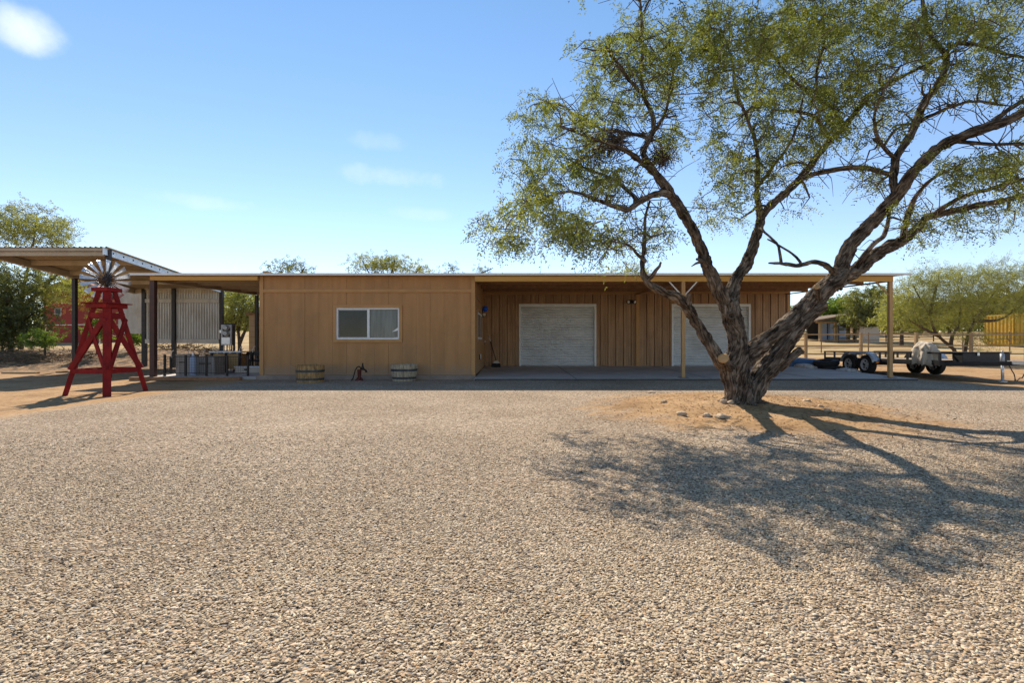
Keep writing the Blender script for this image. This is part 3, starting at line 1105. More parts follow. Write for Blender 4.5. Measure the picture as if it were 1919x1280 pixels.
pn = corrugated(-15.9, -12.68, SY1 - .02, 1.04, 3.36, pitch=.115, amp=.038).build('corrugated_panel', M['galv_panel'], sh, smooth=True)
s = MB()
for z0_, z1_ in ((1.02, 1.2), (2.78, 2.94), (3.34, 3.44)):
    s.box(-15.9, -12.68, SY1 - .08, SY1 - .046, z0_, z1_)
s.build('girt', M['galv_dull'], pn)
pn = corrugated(-17.4, -16.05, SY1 + .4, 1.62, 3.4, pitch=.25, amp=.01).build('corrugated_panel', M['galv_dull'], sh)
s = MB()
s.box(-17.4, -16.05, SY1 + .34, SY1 + .38, 1.45, 1.66)
s.build('girt', M['galv_dull'], pn)
s = MB()
for x, y in ((-16.3, 16.9), (-16.3, 17.9), (-16.3, 18.6)):
    s = MB().lathe([(0, -.05), (.035, -.035), (.05, 0), (.035, .035), (.02, .06)], (x, y, shz(y) - .30), 12, cap=False)
    s.build('light_bulb', M['white'], sh, smooth=True)

# ------------------------------------------------------------------ windmill
WC = Vector((-8.87, 11.1, 0))
wm = empty('garden_windmill', WC, 'red wooden garden windmill tower with galvanised bladed wheel', 'windmill')
ray = Vector((WC.x, WC.y, 0)).normalized()
per = Vector((-ray.y, ray.x, 0))        # to the left in the picture
HD, TD, TH = .69, .135, 2.20
feet = [WC - ray * HD, WC + per * HD, WC + ray * HD, WC - per * HD]
tops = [WC - ray * TD, WC + per * TD, WC + ray * TD, WC - per * TD]
gzf = [gz(f.x, f.y) for f in feet]


def leg_at(i, z):
    b = feet[i] + Vector((0, 0, gzf[i]))
    tt = tops[i] + Vector((0, 0, TH))
    return b.lerp(tt, (z - b.z) / (tt.z - b.z))


for i in range(4):
    s = MB()
    p = leg_at(i, -.06)
    s.bar(p, leg_at(i, TH), .145, .09, up=(ray + per * .0) if i % 2 == 0 else per)
    s.build('leg', M['redpaint'], wm, bevel=.006)
# horizontal rails and cross braces per face
for a_ in range(4):
    b_ = (a_ + 1) % 4
    mid = (feet[a_] + feet[b_]) / 2 - WC
    out = mid.normalized()
    for z, h in ((.47, .10), (1.66, .12)):
        s = MB()
        o_ = out * .045
        s.bar(leg_at(a_, z) + o_, leg_at(b_, z) + o_, .03, h)
        s.build('rail', M['redpaint'], wm, bevel=.004)
    for (z0_, z1_), k in (((.50, 1.60), .05), ((1.60, .50), .075)):
        s = MB()
        s.bar(leg_at(a_, z0_) + out * k, leg_at(b_, z1_) + out * k, .025, .105)
        s.build('cross_brace', M['redpaint'], wm, bevel=.004)
pl = MB()
for q in (-.26, -.13, 0, .13, .26):
    c = WC + (ray + per).normalized() * q
    d_ = (ray - per).normalized()
    pl.bar(c - d_ * .33 + Vector((0, 0, 1.93)), c + d_ * .33 + Vector((0, 0, 1.93)), .10, .022)
pl.build('platform', M['redpaint'], wm, bevel=.003)
s = MB()
for dd, ee in (((ray + per).normalized(), (ray - per).normalized()), ((ray - per).normalized(), (ray + per).normalized())):
    for sg in (-1, 1):
        c = WC + dd * (sg * .25)
        s.bar(c - ee * .25 + Vector((0, 0, 1.87 + (.002 if dd.x > 0 else 0))), c + ee * .25 + Vector((0, 0, 1.87)), .03, .085)
s.build('platform_frame', M['redpaint'], wm, bevel=.004)
s = MB()
e1, e2 = (ray + per).normalized(), (ray - per).normalized()
s.bar(WC - e1 * .19 + Vector((0, 0, TH + .03)), WC + e1 * .19 + Vector((0, 0, TH + .03)), .38, .08)
s.build('cap_block', M['redpaint'], wm, bevel=.006)
s = MB()
s.tube([WC + Vector((0, 0, TH + .07)), WC + Vector((0, 0, TH + .30))], .022, 10)
hubc = WC + Vector((0, 0, 2.47))
axw = (-ray + Vector((.12, 0, .03))).normalized()
s.tube([hubc + axw * -.22, hubc + axw * .20], .02, 10)
s.build('mast', M['darkiron'], wm, smooth=True)
wheel = MB()
wc = hubc - axw * .20
u_ = axw.cross(Vector((0, 0, 1))).normalized()
v_ = u_.cross(axw).normalized()
wheel.lathe([(.0, -.05), (.05, -.05), (.075, -.02), (.075, .02), (.04, .05), (0, .055)], wc, 20, axw, cap=False)
wheel = wheel.build('wheel', M['darkiron'], wm, smooth=True, autosm=40)
NB = 16
for k in range(NB):
    t = 2 * PI * k / NB + .1
    r_ = u_ * math.cos(t) + v_ * math.sin(t)
    tg = axw.cross(r_).normalized()
    jit = random.uniform(-.12, .12)
    wd = (tg * math.cos(.80 + jit) + axw * math.sin(.80 + jit)).normalized()
    nn = wd.cross(r_).normalized()
    s = MB()
    rows = []
    for q in range(7):
        f_ = q / 6
        rr = .14 + .31 * f_
        w_ = .023 + .050 * f_
        rows.append([wc + r_ * rr + wd * (w_ * c) + nn * (.014 * (1 - c * c)) for c in (-1, -.5, 0, .5, 1)])
    s.sheet(rows)
    bl = s.build('blade', M['galv'], wheel, smooth=True, solid=.002)
    s = MB()
    s.bar(wc + r_ * .05, wc + r_ * .20 + nn * -.008, .02, .006, up=nn)
    s.build('blade_arm', M['darkiron'], wheel)


# ------------------------------------------------------------------ half barrels, pump, broom
def barrel(c, rt, rb, h, m, label, skew=0, seed=0):
    root = empty('half_barrel', c, label, 'barrel planter', 'half barrel planters along the wall')
    c = Vector(c)
    rr = random.Random(seed)
    s = MB()
    n = 22
    for k in range(n):
        t0, t1 = 2 * PI * k / n, 2 * PI * (k + 1) / n
        g_ = .012
        dz_ = rr.uniform(-.012, .008)
        dr = rr.uniform(-.006, .006)
        ring = []
        for f_ in (0, .35, .7, 1.0):
            r_ = rb + (rt - rb) * math.sin(f_ * PI / 2) + dr
            z = f_ * (h + (dz_ if f_ == 1 else 0))
            ring.append([(c.x + rad * math.cos(t) + skew * f_, c.y + rad * math.sin(t), c.z + z) for rad, t in
                         ((r_, t0 + g_), (r_, (t0 + t1) / 2), (r_, t1 - g_), (r_ - .03, t1 - g_), (r_ - .03, t0 + g_))])
        for q in ring:
            q.append(q[0])
        s.sheet(ring)
        b0 = len(s.v) - 6
        s.f.append((b0, b0 + 1, b0 + 2, b0 + 3, b0 + 4))
    s.build('staves', m, root)
    for f0, f1 in ((.14, .26), (.60, .74)):
        s = MB()
        rA = rb + (rt - rb) * math.sin(f0 * PI / 2) + .008
        rB = rb + (rt - rb) * math.sin(f1 * PI / 2) + .008
        s.lathe([(rA - .01, f0 * h), (rA, f0 * h), (rB, f1 * h), (rB - .01, f1 * h)], (c.x + skew * f0, c.y, c.z), 32, cap=False)
        s.build('hoop', M['hoop'], root, smooth=True, autosm=40)
    s = MB()
    s.lathe([(rt - .035, h * .80), (rt * .5, h * .84), (.0, h * .86)], (c.x + skew, c.y, c.z), 20, cap=False)
    s.build('soil', M['soil'], root, smooth=True)
    return root


barrel((-5.46, 13.62 + .1, 0), .365, .345, .46, M['stave'], 'weathered orange-brown half barrel planter, left of the small hand pump', seed=3)
barrel((-3.02, 14.2, 0), .37, .31, .46, M['stave_grey'], 'greyer tapered half barrel planter, right of the small hand pump', seed=8)

hp = empty('hand_pump', (-4.23, 14.25, 0), 'small rusty red cast iron hand water pump standing by the wall', 'hand pump')
Yp = 14.25
s = MB()
s.lathe([(.09, 0), (.085, .03), (.05, .05), (.042, .12), (.05, .14), (.055, .26), (.062, .28), (.062, .31), (.0, .315)], P(674, 713, Yp) * 1 - Vector((0, 0, P(674, 713, Yp).z)), 16)
s.build('pump_body', M['rustred'], hp, smooth=True, autosm=45)
s = MB()
s.tube([P(676, 691, Yp), P(682, 692, Yp), P(686, 694, Yp), P(687, 698, Yp)], [.032, .030, .026, .03], 10)
s.build('spout', M['darkiron'], hp, smooth=True)
s = MB()
s.lathe([(.045, .31), (.05, .33), (.03, .40), (.018, .47), (.03, .485), (.0, .49)], P(680, 713, Yp) - Vector((0, 0, P(680, 713, Yp).z)), 14)
s.build('pump_top', M['darkiron'], hp, smooth=True)
s = MB()
s.tube([P(x, y, Yp - .05) for x, y in ((677, 690), (674, 687), (670, 688), (666, 694), (664, 702), (662, 709), (659, 713))], [.018, .018, .017, .017, .016, .016, .018], 8)
s.build('pump_handle', M['darkiron'], hp, smooth=True)
s = MB()
for a_ in (-1, 1):
    s.tube([P(674 + a_ * 1, 706, Yp), P(674 + a_ * 5, 710, Yp - .05), P(674 + a_ * 7, 714, Yp - .06)], [.02, .018, .022], 8)
s.build('pump_foot', M['rustred'], hp, smooth=True)

br = empty('push_broom', tuple(P(930, 688, 19.6)), 'long handled black broom leaning in the carport corner', 'broom')
s = MB()
s.tube([P(931.5, 681, 19.6), P(919.5, 640, 19.95)], .014, 8)
s.build('handle', M['darkiron'], br, smooth=True)
s = MB()
s.tube([P(919.5, 640, 19.95), P(916.5, 629, 20.05)], .017, 8)
s.build('grip', M['cream'], br, smooth=True)
s = MB()
s.prism([(-.14, .19), (.16, .19), (.10, .26), (.02, .30), (-.06, .27)], lambda u, v, t: (P(930, 688, 19.6).x + u, t, .115 + v - .05), 19.5, 19.62)
s.build('broom_head', M['cream'], br, bevel=.01)
s = MB()
s.prism([(-.19, .0), (.19, .0), (.17, .145), (-.15, .145)], lambda u, v, t: (P(930, 688, 19.6).x + u, t, .115 + v), 19.47, 19.66)
s.build('bristles', M['bristle'], br, bevel=.02)

# ------------------------------------------------------------------ porch items and wire fence
def wire_fence(label, p0, p1, npost, hgt, z0, cap=False):
    p0, p1 = Vector((*p0, 0)), Vector((*p1, 0))
    root = empty('wire_fence', ((p0 + p1) / 2 + Vector((0, 0, z0)))[:], label, 'fence', 'low wire fences round the porch')
    d = (p1 - p0)
    for i in range(npost):
        p = p0 + d * (i / (npost - 1))
        s = MB()
        s.box(p.x - .026, p.x + .026, p.y - .026, p.y + .026, z0, z0 + hgt + random.uniform(-.02, .03))
        po = s.build('fence_post', M['blacksteel'], root, bevel=.004)
        if cap:
            s = MB()
            q = p + Vector((0, 0, z0 + hgt))
            s.tube([q, q + Vector((.015, 0, .12)), q + Vector((.04, 0, .2)), q + Vector((.09, 0, .22))], [.018, .016, .014, .012], 6)
            s.build('hook', M['cream'], po)
    for z in (.09, hgt - .05):
        s = MB()
        s.bar(p0 + Vector((0, 0, z0 + z)), p1 + Vector((0, 0, z0 + z)), .018, .018)
        s.build('fence_rail', M['blacksteel'], root)
    s = MB()
    n = int(d.length / .07)
    for i in range(1, n):
        p = p0 + d * (i / n)
        s.bar(p + Vector((0, 0, z0 + .09)), p + Vector((0, 0, z0 + hgt - .05)), .004, .004)
    for k in range(1, 6):
        z = .09 + (hgt - .14) * k / 6
        s.bar(p0 + Vector((0, 0, z0 + z)), p1 + Vector((0, 0, z0 + z)), .004, .004)
    s.build('wire_mesh', M['darkpipe'], root)
    return root


wire_fence('low black wire fence along the front edge of the porch', (-10.15, 14.82), (-7.72, 14.82), 5, .62, .085)
wire_fence('low black wire fence with pale hooks closing the left end of the porch', (-10.62, 14.95), (-10.62, 19.9), 7, .60, .0, cap=True)
wire_fence('low black wire fence across the middle of the porch', (-10.2, 17.3), (-8.4, 17.3), 5, .62, .095, cap=True)
s = MB()
s.box(-10.9, -7.75, 14.42, 14.58, -.02, .085)
o = s.build('timber_sill', M['rafter'], bevel=.01, origin=(-9.3, 14.5, 0))
tag(o, 'weathered timber sill lying in front of the porch fence', 'timber')

for (a_, b_, y0_, y1_, h_, lab) in ((-10.05, -9.62, 15.15, 15.6, .60, 'narrow grey plank crate at the left end of the porch'), (-9.55, -8.98, 15.3, 15.85, .53, 'wide grey plank crate with a dark handle slot on the porch')):
    root = empty('plank_crate', ((a_ + b_) / 2, (y0_ + y1_) / 2, .09), lab, 'crate', 'plank crates on the porch')
    s = MB()
    n = max(3, int((b_ - a_) / .11))
    for i in range(n):
        w_ = (b_ - a_) / n
        s.box(a_ + i * w_ + .003, a_ + (i + 1) * w_ - .003, y0_, y0_ + .02, .09, .09 + h_)
        s.box(a_ + i * w_ + .003, a_ + (i + 1) * w_ - .003, y1_ - .02, y1_, .09, .09 + h_)
    for x in (a_, b_ - .02):
        s.box(x, x + .02, y0_ + .022, y1_ - .022, .09, .09 + h_)
    s.build('crate_side', M['planks_grey'], root)
    s = MB()
    s.box(a_ - .015, b_ + .015, y0_ - .02, y1_ + .02, .09 + h_, .115 + h_)
    s.build('crate_lid', M['planks_grey'], root, bevel=.004)
    s = MB()
    s.box(a_ + .1, b_ - .1, y0_ - .012, y0_ - .002, .09 + h_ * .62, .12 + h_ * .62)
    s.build('handle', M['darkiron'], root)
gc = empty('gas_cylinder', (-9.75 + .78, 16.2, .09), 'tall pale blue gas cylinder standing behind the porch fence', 'gas cylinder')
c = (-9.95 + .48, 15.05, .09)
gc.location = c
ORG[gc.name] = Vector(c)
s = MB()
s.lathe([(.07, 0), (.085, .02), (.085, .46), (.07, .54), (.04, .575), (.03, .6)], c, 18)
s.build('cylinder_body', M['paleblue'], gc, smooth=True, autosm=40)
s = MB()
s.lathe([(.03, .6), (.03, .63), (.045, .635), (.045, .67), (.0, .675)], c, 12)
s.build('valve', M['galv'], gc, smooth=True, autosm=40)
tb = empty('porch_cabinet', (-9.2, 16.6, .1), 'brown glass fronted cabinet with white top on the porch', 'cabinet')
s = MB()
for x in (-9.68, -9.22, -8.78):
    for y in (16.35, 16.85):
        s.box(x - .03, x + .03, y - .03, y + .03, .1, .74)
s.build('cabinet_frame', M['blacksteel'], tb)
s = MB()
s.box(-9.65, -9.25, 16.36, 16.84, .2, .70)
s.box(-9.19, -8.81, 16.36, 16.84, .2, .70)
s.build('cabinet_side', M['amberwood'], tb)
s = MB()
s.box(-9.74, -8.72, 16.28, 16.92, .742, .78)
s.build('cabinet_top', M['white'], tb, bevel=.005)
bn = empty('porch_bench', (-9.0, 18.2, .1), 'low black bench with slim legs at the back of the porch', 'bench')
s = MB()
s.box(-9.6, -8.45, 18.0, 18.5, .38, .46)
s.build('seat', M['blacksteel'], bn, bevel=.01)
for x in (-9.52, -8.53):
    for y in (18.06, 18.44):
        s = MB()
        s.box(x - .025, x + .025, y - .025, y + .025, .1, .38)
        s.build('leg', M['blacksteel'], bn)
s = MB()
s.box(-9.6, -8.45, 18.46, 18.5, .6, .75)
s.box(-9.55, -9.5, 18.46, 18.5, .46, .6)
s.box(-8.55, -8.5, 18.46, 18.5, .46, .6)
s.build('backrest', M['blacksteel'], bn)
lb = empty('storage_box', (-8.6, 16.2, .1), 'low white storage box on the porch floor behind the fence', 'box')
s = MB()
s.box(-8.75, -7.95, 16.0, 16.35, .1, .28)
s.build('box_body', M['cream'], lb, bevel=.01)
s = MB()
s.box(-8.77, -7.93, 15.98, 16.37, .28, .31)
s.build('lid', M['white'], lb, bevel=.006)
s = MB()
s.box(-8.45, -8.3, 15.985, 15.998, .19, .235)
s.build('handle', M['black'], lb)

# electricity meters
me_ = empty('meter_pedestal', (-10.5, 18.6, 0), 'grey twin electricity meter cabinet on a black post frame', 'electric meter')
Ym = 18.6
q = lambda px_, py_: P(px_, py_, Ym)
s = MB()
x0_, x1_ = q(418.5, 0).x, q(438.5, 0).x
z0_, z1_ = q(0, 647).z, q(0, 609).z
s.box(x0_, x1_, Ym - .14, Ym + .06, z0_, z1_)
cb = s.build('cabinet', M['meterbox'], me_, bevel=.01)
for py_ in (614.6, 625.3):
    s = MB()
    c = q(429.5, py_)
    s.lathe([(.10, 0), (.10, .03), (.088, .035), (.085, .10), (.07, .125), (0, .13)], Vector((c.x, Ym - .14, c.z)), 20, (0, -1, 0))
    s.build('meter', M['glassdark'], cb, smooth=True, autosm=40)
    s = MB()
    s.box(c.x - .15, c.x + .12, Ym - .148, Ym - .141, c.z - .12, c.z - .02)
    s.build('meter_plate', M['darkiron'], cb)
s = MB()
s.box(x0_ + .03, x1_ - .06, Ym - .152, Ym - .141, z0_ + .04, z0_ + .28)
s.build('door', M['galv'], cb, bevel=.004)
s = MB()
s.box(x0_ - .1, x0_, Ym - .05, Ym, q(0, 624).z, q(0, 618.5).z)
s.build('bracket', M['galv'], me_)
s = MB()
s.box(x1_ + .0, x1_ + .06, Ym - .06, Ym + .0, 0, z1_ + .06)
s.box(x0_ - .06, x1_, Ym + .062, Ym + .1, z1_ - .02, z1_ + .06)
s.box(x0_ - .07, x0_ - .02, Ym + .062, Ym + .12, 0, z1_)
s.build('post_frame', M['blacksteel'], me_)
for k, x in enumerate((.06, .17, .27, .34)):
    s = MB()
    s.tube([(x0_ + x, Ym - .04, z0_ + .005), (x0_ + x, Ym - .04, .0)], .022, 8)
    s.build('conduit', M['blacksteel'] if k % 2 else M['cream'], me_, smooth=True)

# tan block shed behind the porch
bs = empty('block_shed', (-11.0, 23.5, 0), 'small tan block shed seen behind the porch post', 'shed')
s = MB()
x0_ = P(467, 0, 23).x
s.box(x0_, x0_ + 3, 23, 25, -.1, P(0, 590, 23).z)
w_ = s.build('wall', M['tanwall'], bs)
s = MB()
for i in range(8):
    z = .3 + i * .25
    s.box(x0_ - .004, x0_ + 3, 22.995, 22.999, z, z + .012)
s.build('mortar_line', M['rafter'], w_)
s = MB()
s.box(x0_ - .1, x0_ + 3.1, 22.85, 25.1, P(0, 590, 23).z, P(0, 590, 23).z + .09)
s.build('roof', M['rafter'], bs)

# ------------------------------------------------------------------ trailer
TC = Vector((13.28, 17.7, -.03))
tr = empty('utility_trailer', TC, 'black tandem axle flatbed utility trailer with silver fenders', 'trailer')
TX0, TX1, TY0, TY1 = 12.28, 14.28, 14.55, 19.95
zt = -.03
s = MB()
for x in (TX0, TX1 - .07):
    s.box(x, x + .07, TY0, TY1, .40 + zt, .55 + zt)
s.box(TX0 + .07, TX1 - .07, TY0, TY0 + .07, .38 + zt, .55 + zt)
s.box(TX0 + .07, TX1 - .07, TY1 - .07, TY1, .40 + zt, .55 + zt)
for i in range(8):
    y = TY0 + .5 + i * .62
    s.box(TX0 + .07, TX1 - .07, y, y + .05, .42 + zt, .50 + zt)
s.build('frame', M['trailer'], tr, bevel=.005)
s = MB()
n = 14
for i in range(n):
    w_ = (TX1 - TX0 - .16) / n
    s.box(TX0 + .08 + i * w_ + .003, TX0 + .08 + (i + 1) * w_ - .003, TY0 + .08, TY1 - .08, .512 + zt, .545 + zt)
s.build('deck', M['deck'], tr)
s = MB()
for x in (TX0, TX1 - .05):
    s.box(x, x + .05, TY0, TY1, .735 + zt, .79 + zt)
s.box(TX0 + .05, TX1 - .05, TY0, TY0 + .05, .735 + zt, .79 + zt)
s.build('top_rail', M['trailer'], tr, bevel=.005)
for x in (TX0, TX1 - .05):
    for i in range(10):
        y = TY0 + i * (TY1 - TY0 - .05) / 9
        s = MB()
        s.box(x, x + .05, y, y + .05, .55 + zt, .735 + zt)
        s.build('rail_post', M['trailer'], tr)
for x in (TX0 + .66, TX0 + 1.3):
    s = MB()
    s.box(x, x + .05, TY0, TY0 + .05, .55 + zt, .735 + zt)
    s.build('rail_post', M['trailer'], tr)


def wheel_part(cx, cy, side):
    r = .335
    ax = Vector((side, 0, 0))
    wh = MB()
    wh.lathe([(.19, -.10), (.25, -.105), (r - .02, -.095), (r, -.07), (r, .07), (r - .02, .095), (.25, .105), (.19, .10)], (cx, cy, r + zt), 40, ax, cap=False)
    wh = wh.build('wheel', M['rubber'], tr, smooth=True, autosm=35)
    s = MB()
    s.lathe([(.19, -.09), (.185, .07), (.20, .10), (.185, .105), (.165, .06), (.10, .045), (.055, .07), (.05, .095), (0, .10)], (cx, cy, r + zt), 32, ax, cap=False)
    rim = s.build('rim', M['rim'], wh, smooth=True, autosm=35)
    s = MB()
    for k in range(6):
        t = 2 * PI * k / 6 + .3
        c = Vector((cx, cy + .128 * math.cos(t), r + zt + .128 * math.sin(t))) + ax * .046
        s.lathe([(.030, 0), (.030, .012)], c, 10, ax)
    s.lathe([(.035, .10), (.03, .135), (0, .14)], (cx, cy, r + zt), 12, ax)
    s.build('rim_slot', M['black'], wh)


WYs = (17.28, 18.13)
for side, cx in ((-1, TX0 - .16), (1, TX1 + .16)):
    for cy in WYs:
        wheel_part(cx, cy, side)
    # tandem fender: rounded band and an outer skirt with a V between the wheels
    ro = .42
    zc = .335 + zt
    outer = []
    for k in range(15):
        t = PI * (.06 + .44 * k / 14)
        outer.append((WYs[0] - ro * math.cos(t), zc + ro * math.sin(t)))
    for k in range(15):
        t = PI * (.5 + .44 * k / 14)
        outer.append((WYs[1] - ro * math.cos(t), zc + ro * math.sin(t)))
    ri = .385
    inner = []
    for k in range(19):
        t = PI * (.06 + .62 * k / 18)
        inner.append((WYs[0] - ri * math.cos(t), zc + ri * math.sin(t)))
    for k in range(19):
        t = PI * (.32 + .62 * k / 18)
        inner.append((WYs[1] - ri * math.cos(t), zc + ri * math.sin(t)))
    s = MB()
    xo = cx + side * .115
    xi = cx - side * .14
    band = [[(xx, y, z) for y, z in outer] for xx in (xo, xi)]
    s.sheet(band)
    # skirt strips between outer and inner outline
    m_ = 60

    def samp(pl, f_):
        L_ = [0]
        for i in range(len(pl) - 1):
            L_.append(L_[-1] + math.dist(pl[i], pl[i + 1]))
        d_ = f_ * L_[-1]
        for i in range(len(pl) - 1):
            if L_[i + 1] >= d_ - 1e-9:
                u = (d_ - L_[i]) / max(1e-9, L_[i + 1] - L_[i])
                return (pl[i][0] + (pl[i + 1][0] - pl[i][0]) * u, pl[i][1] + (pl[i + 1][1] - pl[i][1]) * u)
        return pl[-1]
    A = []
    Bq = []
    for k in range(m_ + 1):
        y, z = samp(inner, k / m_)
        A.append((xo, y, z))
        # the outer point straight above along y
        yo = outer[0][0] + (outer[-1][0] - outer[0][0]) * k / m_
        y2, z2 = samp(outer, k / m_)
        Bq.append((xo, y2, z2))
    s.sheet([A, Bq])
    s.build('fender', M['fender'], tr, smooth=True, solid=.008, autosm=35)
    s = MB()
    c = Vector((cx + side * .05, WYs[0] - .50, .40 + zt))
    s.box(TX0 - .02 if side < 0 else TX1, TX0 if side < 0 else TX1 + .02, WYs[0] - .9, WYs[0] - .42, .34 + zt, .46 + zt)
    s.box(min(cx - .1, cx + .12), max(cx - .1, cx + .12), WYs[0] - .47, WYs[0] - .44, .34 + zt, .46 + zt)
    br_ = s.build('fender_bracket', M['trailer'], tr)
    s = MB()
    s.lathe([(.05, 0), (.05, .01), (.035, .025), (0, .03)], (cx - .0, WYs[0] - .47, .42 + zt), 16, (0, -1, 0))
    s.build('side_light', M['amber'], tr, smooth=True)
s = MB()
tip = Vector((13.28, 13.05, .47))
s.bar((TX0 + .1, TY0 + .1, .44 + zt), tip + Vector((0, .25, 0)), .07, .11)
s.bar((TX1 - .1, TY0 + .1, .44 + zt), tip + Vector((0, .25, 0)), .07, .11)
s.build('tongue', M['trailer'], tr, bevel=.005)
s = MB()
s.box(13.19, 13.37, 13.05, 13.5, .44, .54)
s.lathe([(.07, -.05), (.075, .05), (.05, .07), (0, .075)], (13.28, 13.05, .48), 14)
s.build('coupler', M['galv'], tr, smooth=True, autosm=40)
jk = MB()
jk.tube([(13.28, 13.72, .0 - .03), (13.28, 13.72, .5)], .035, 12)
jk = jk.build('jack', M['galv'], tr, smooth=True)
s = MB()
s.tube([(13.28, 13.72, .42), (13.28, 13.72, .72)], .05, 12)
s.tube([(13.28, 13.72, .72), (13.28, 13.72, .80)], .025, 8)
s.build('jack_sleeve', M['meterbox'], jk, smooth=True)
s = MB()
s.lathe([(.10, 0), (.10, .015), (.04, .03)], (13.28, 13.72, -.045), 14)
s.build('jack_foot', M['galv'], jk)
s = MB()
pts = []
for i in range(13):
    t = i / 12
    pts.append((13.30 + .05 * math.sin(t * 9), 13.55 - .42 * t, .40 - .38 * math.sin(PI * t) ** .8 + .02 * math.sin(t * 40)))
s.tube(pts, .013, 6)
s.build('safety_chain', M['darkiron'], tr)
tbx = MB()
tbx.box(12.62, 13.95, 14.18, 14.52, .47, .73)
tbx = tbx.build('tool_box', M['trailer'], tr, bevel=.01)
s = MB()
s.box(12.6, 13.97, 14.16, 14.54, .732, .765)
s.build('tool_box_lid', M['trailer'], tbx, bevel=.006)
s = MB()
s.box(13.0, 13.06, 14.145, 14.158, .66, .74)
s.build('latch', M['galv'], tbx)
tr.rotation_euler = (math.radians(-.7), 0, 0)

# canvas cover draped over the front of the trailer's near rail
def cloth(name, label, c, rx, ry, z0, h, seed, m, fold=.10, power=2.4, flare=.25):
    s = MB()
    rows = []
    K, R = 64, 26
    for i in range(R + 1):
        f_ = i / R
        a_ = f_ * PI / 2 * 1.02
        rad = math.sin(min(a_, PI / 2)) ** (2 / power)
        zz = max(0.0, math.cos(min(a_, PI / 2))) ** (2 / power * .8)
        row = []
        for j in range(K + 1):
            t = 2 * PI * j / K
            ct, st_ = math.cos(t), math.sin(t)
            v = Vector((ct * 1.4, st_ * 1.4, f_ * 2.2 + seed))
            fo = fold * min(1, f_ * 1.5) * (noise.noise(v * 2.2) + .6 * noise.noise(v * 5) + .7 * math.sin(t * 7 + seed + 2.0 * noise.noise(v)) * f_)
            q_ = rad * (1 + fo + flare * max(0, f_ - .6) * (ct > .2))
            x = c[0] + rx * q_ * (abs(ct) ** .8) * (1 if ct > 0 else -1)
            y = c[1] + ry * q_ * (abs(st_) ** .8) * (1 if st_ > 0 else -1)
            z = z0 + h * zz * (1 + .10 * noise.noise(Vector((ct * rad * 2, st_ * rad * 2, seed + 4)))) + .04 * noise.noise(v * 3) * f_
            if f_ > .9:
                z -= .10 * (f_ - .9) * 10 * (.5 + noise.noise(Vector((ct * 3, st_ * 3, seed))))
            row.append((x, y, z))
        rows.append(row)
    s.sheet(rows)
    o = s.build(name, m, origin=(c[0], c[1], z0), smooth=True, solid=.006)
    return o


o = cloth('canvas_cover', '', (12.38, 15.2, 0), .17, .34, .46, .63, 3.0, M['canvas'], fold=.30, flare=.25, power=3.2)
tag(o, 'crumpled beige canvas cover draped over the trailer rail', 'canvas cover')
# things lying at the back edge of the slab
for k, (x, y, z, lab) in enumerate(((11.72, 18.6, .0, 'black tyre lying flat beside the trailer wheels, lower of two'), (11.62, 18.75, .21, 'black tyre lying tilted on top of another tyre'))):
    root = empty('old_tyre', (x, y, z), lab, 'tyre', 'old tyres beside the trailer')
    s = MB()
    s.lathe([(.22, .02), (.30, .0), (.40, .02), (.43, .07), (.43, .14), (.40, .19), (.30, .21), (.22, .19)], (x, y, z), 36, cap=False)
    s.build('tyre_body', M['rubber'], root, smooth=True)
    s = MB()
    s.lathe([(.22, .03), (.19, .06), (.19, .15), (.22, .18)], (x, y, z), 24, cap=False)
    s.build('tyre_bead', M['darkiron'], root, smooth=True)
    if k:
        root.rotation_euler = (math.radians(5), math.radians(-6), 0)
o = cloth('blue_tarpaulin', '', (11.55, 20.15, 0), .75, .5, .02, .42, 8.0, M['blue'], fold=.06, power=2.2)
tag(o, 'blue tarpaulin bundle on the ground past the slab', 'tarpaulin')
o = cloth('white_sheet', '', (11.75, 17.75, 0), .28, .42, .01, .16, 5.0, M['whitetarp'], fold=.2, power=2.0)
tag(o, 'crumpled white plastic sheet lying under the silver fender', 'plastic sheet')
o = cloth('white_sheet', '', (11.1, 19.2, 0), .22, .5, .12, .14, 6.4, M['whitetarp'], fold=.2, power=2.0)
tag(o, 'crumpled white plastic sheet next to the blue tarpaulin', 'plastic sheet')


# ------------------------------------------------------------------ fences and far buildings on the right
def rail_fence(name, label, pts, rails, hgt, pw, m, rw=.09, step=2.6, thin=False, group=None):
    c = Vector((pts[0][0], pts[0][1], gz(*pts[0])))
    root = empty(name, c, label, 'fence', group)
    pos = []
    for (x0, y0), (x1, y1) in zip(pts, pts[1:]):
        n = max(1, round(math.hypot(x1 - x0, y1 - y0) / step))
        for i in range(n):
            pos.append((x0 + (x1 - x0) * i / n, y0 + (y1 - y0) * i / n))
    pos.append(pts[-1])
    for x, y in pos:
        z = gz(x, y)
        s = MB()
        if thin:
            s.tube([(x, y, z - .1), (x, y, z + hgt)], pw / 2, 8)
        else:
            s.box(x - pw / 2, x + pw / 2, y - pw / 2, y + pw / 2, z - .1, z + hgt + .02)
        s.build('fence_post', m, root)
    for r_ in rails:
        s = MB()
        for (x0, y0), (x1, y1) in zip(pos, pos[1:]):
            p = Vector((x0, y0 - (0 if thin else pw / 2 + .02), gz(x0, y0) + r_))
            q_ = Vector((x1, y1 - (0 if thin else pw / 2 + .02), gz(x1, y1) + r_))
            if thin:
                s.tube([p, q_], rw / 2, 6)
            else:
                s.bar(p, q_, .03, rw)
        s.build('fence_rail', m, root)
    return root


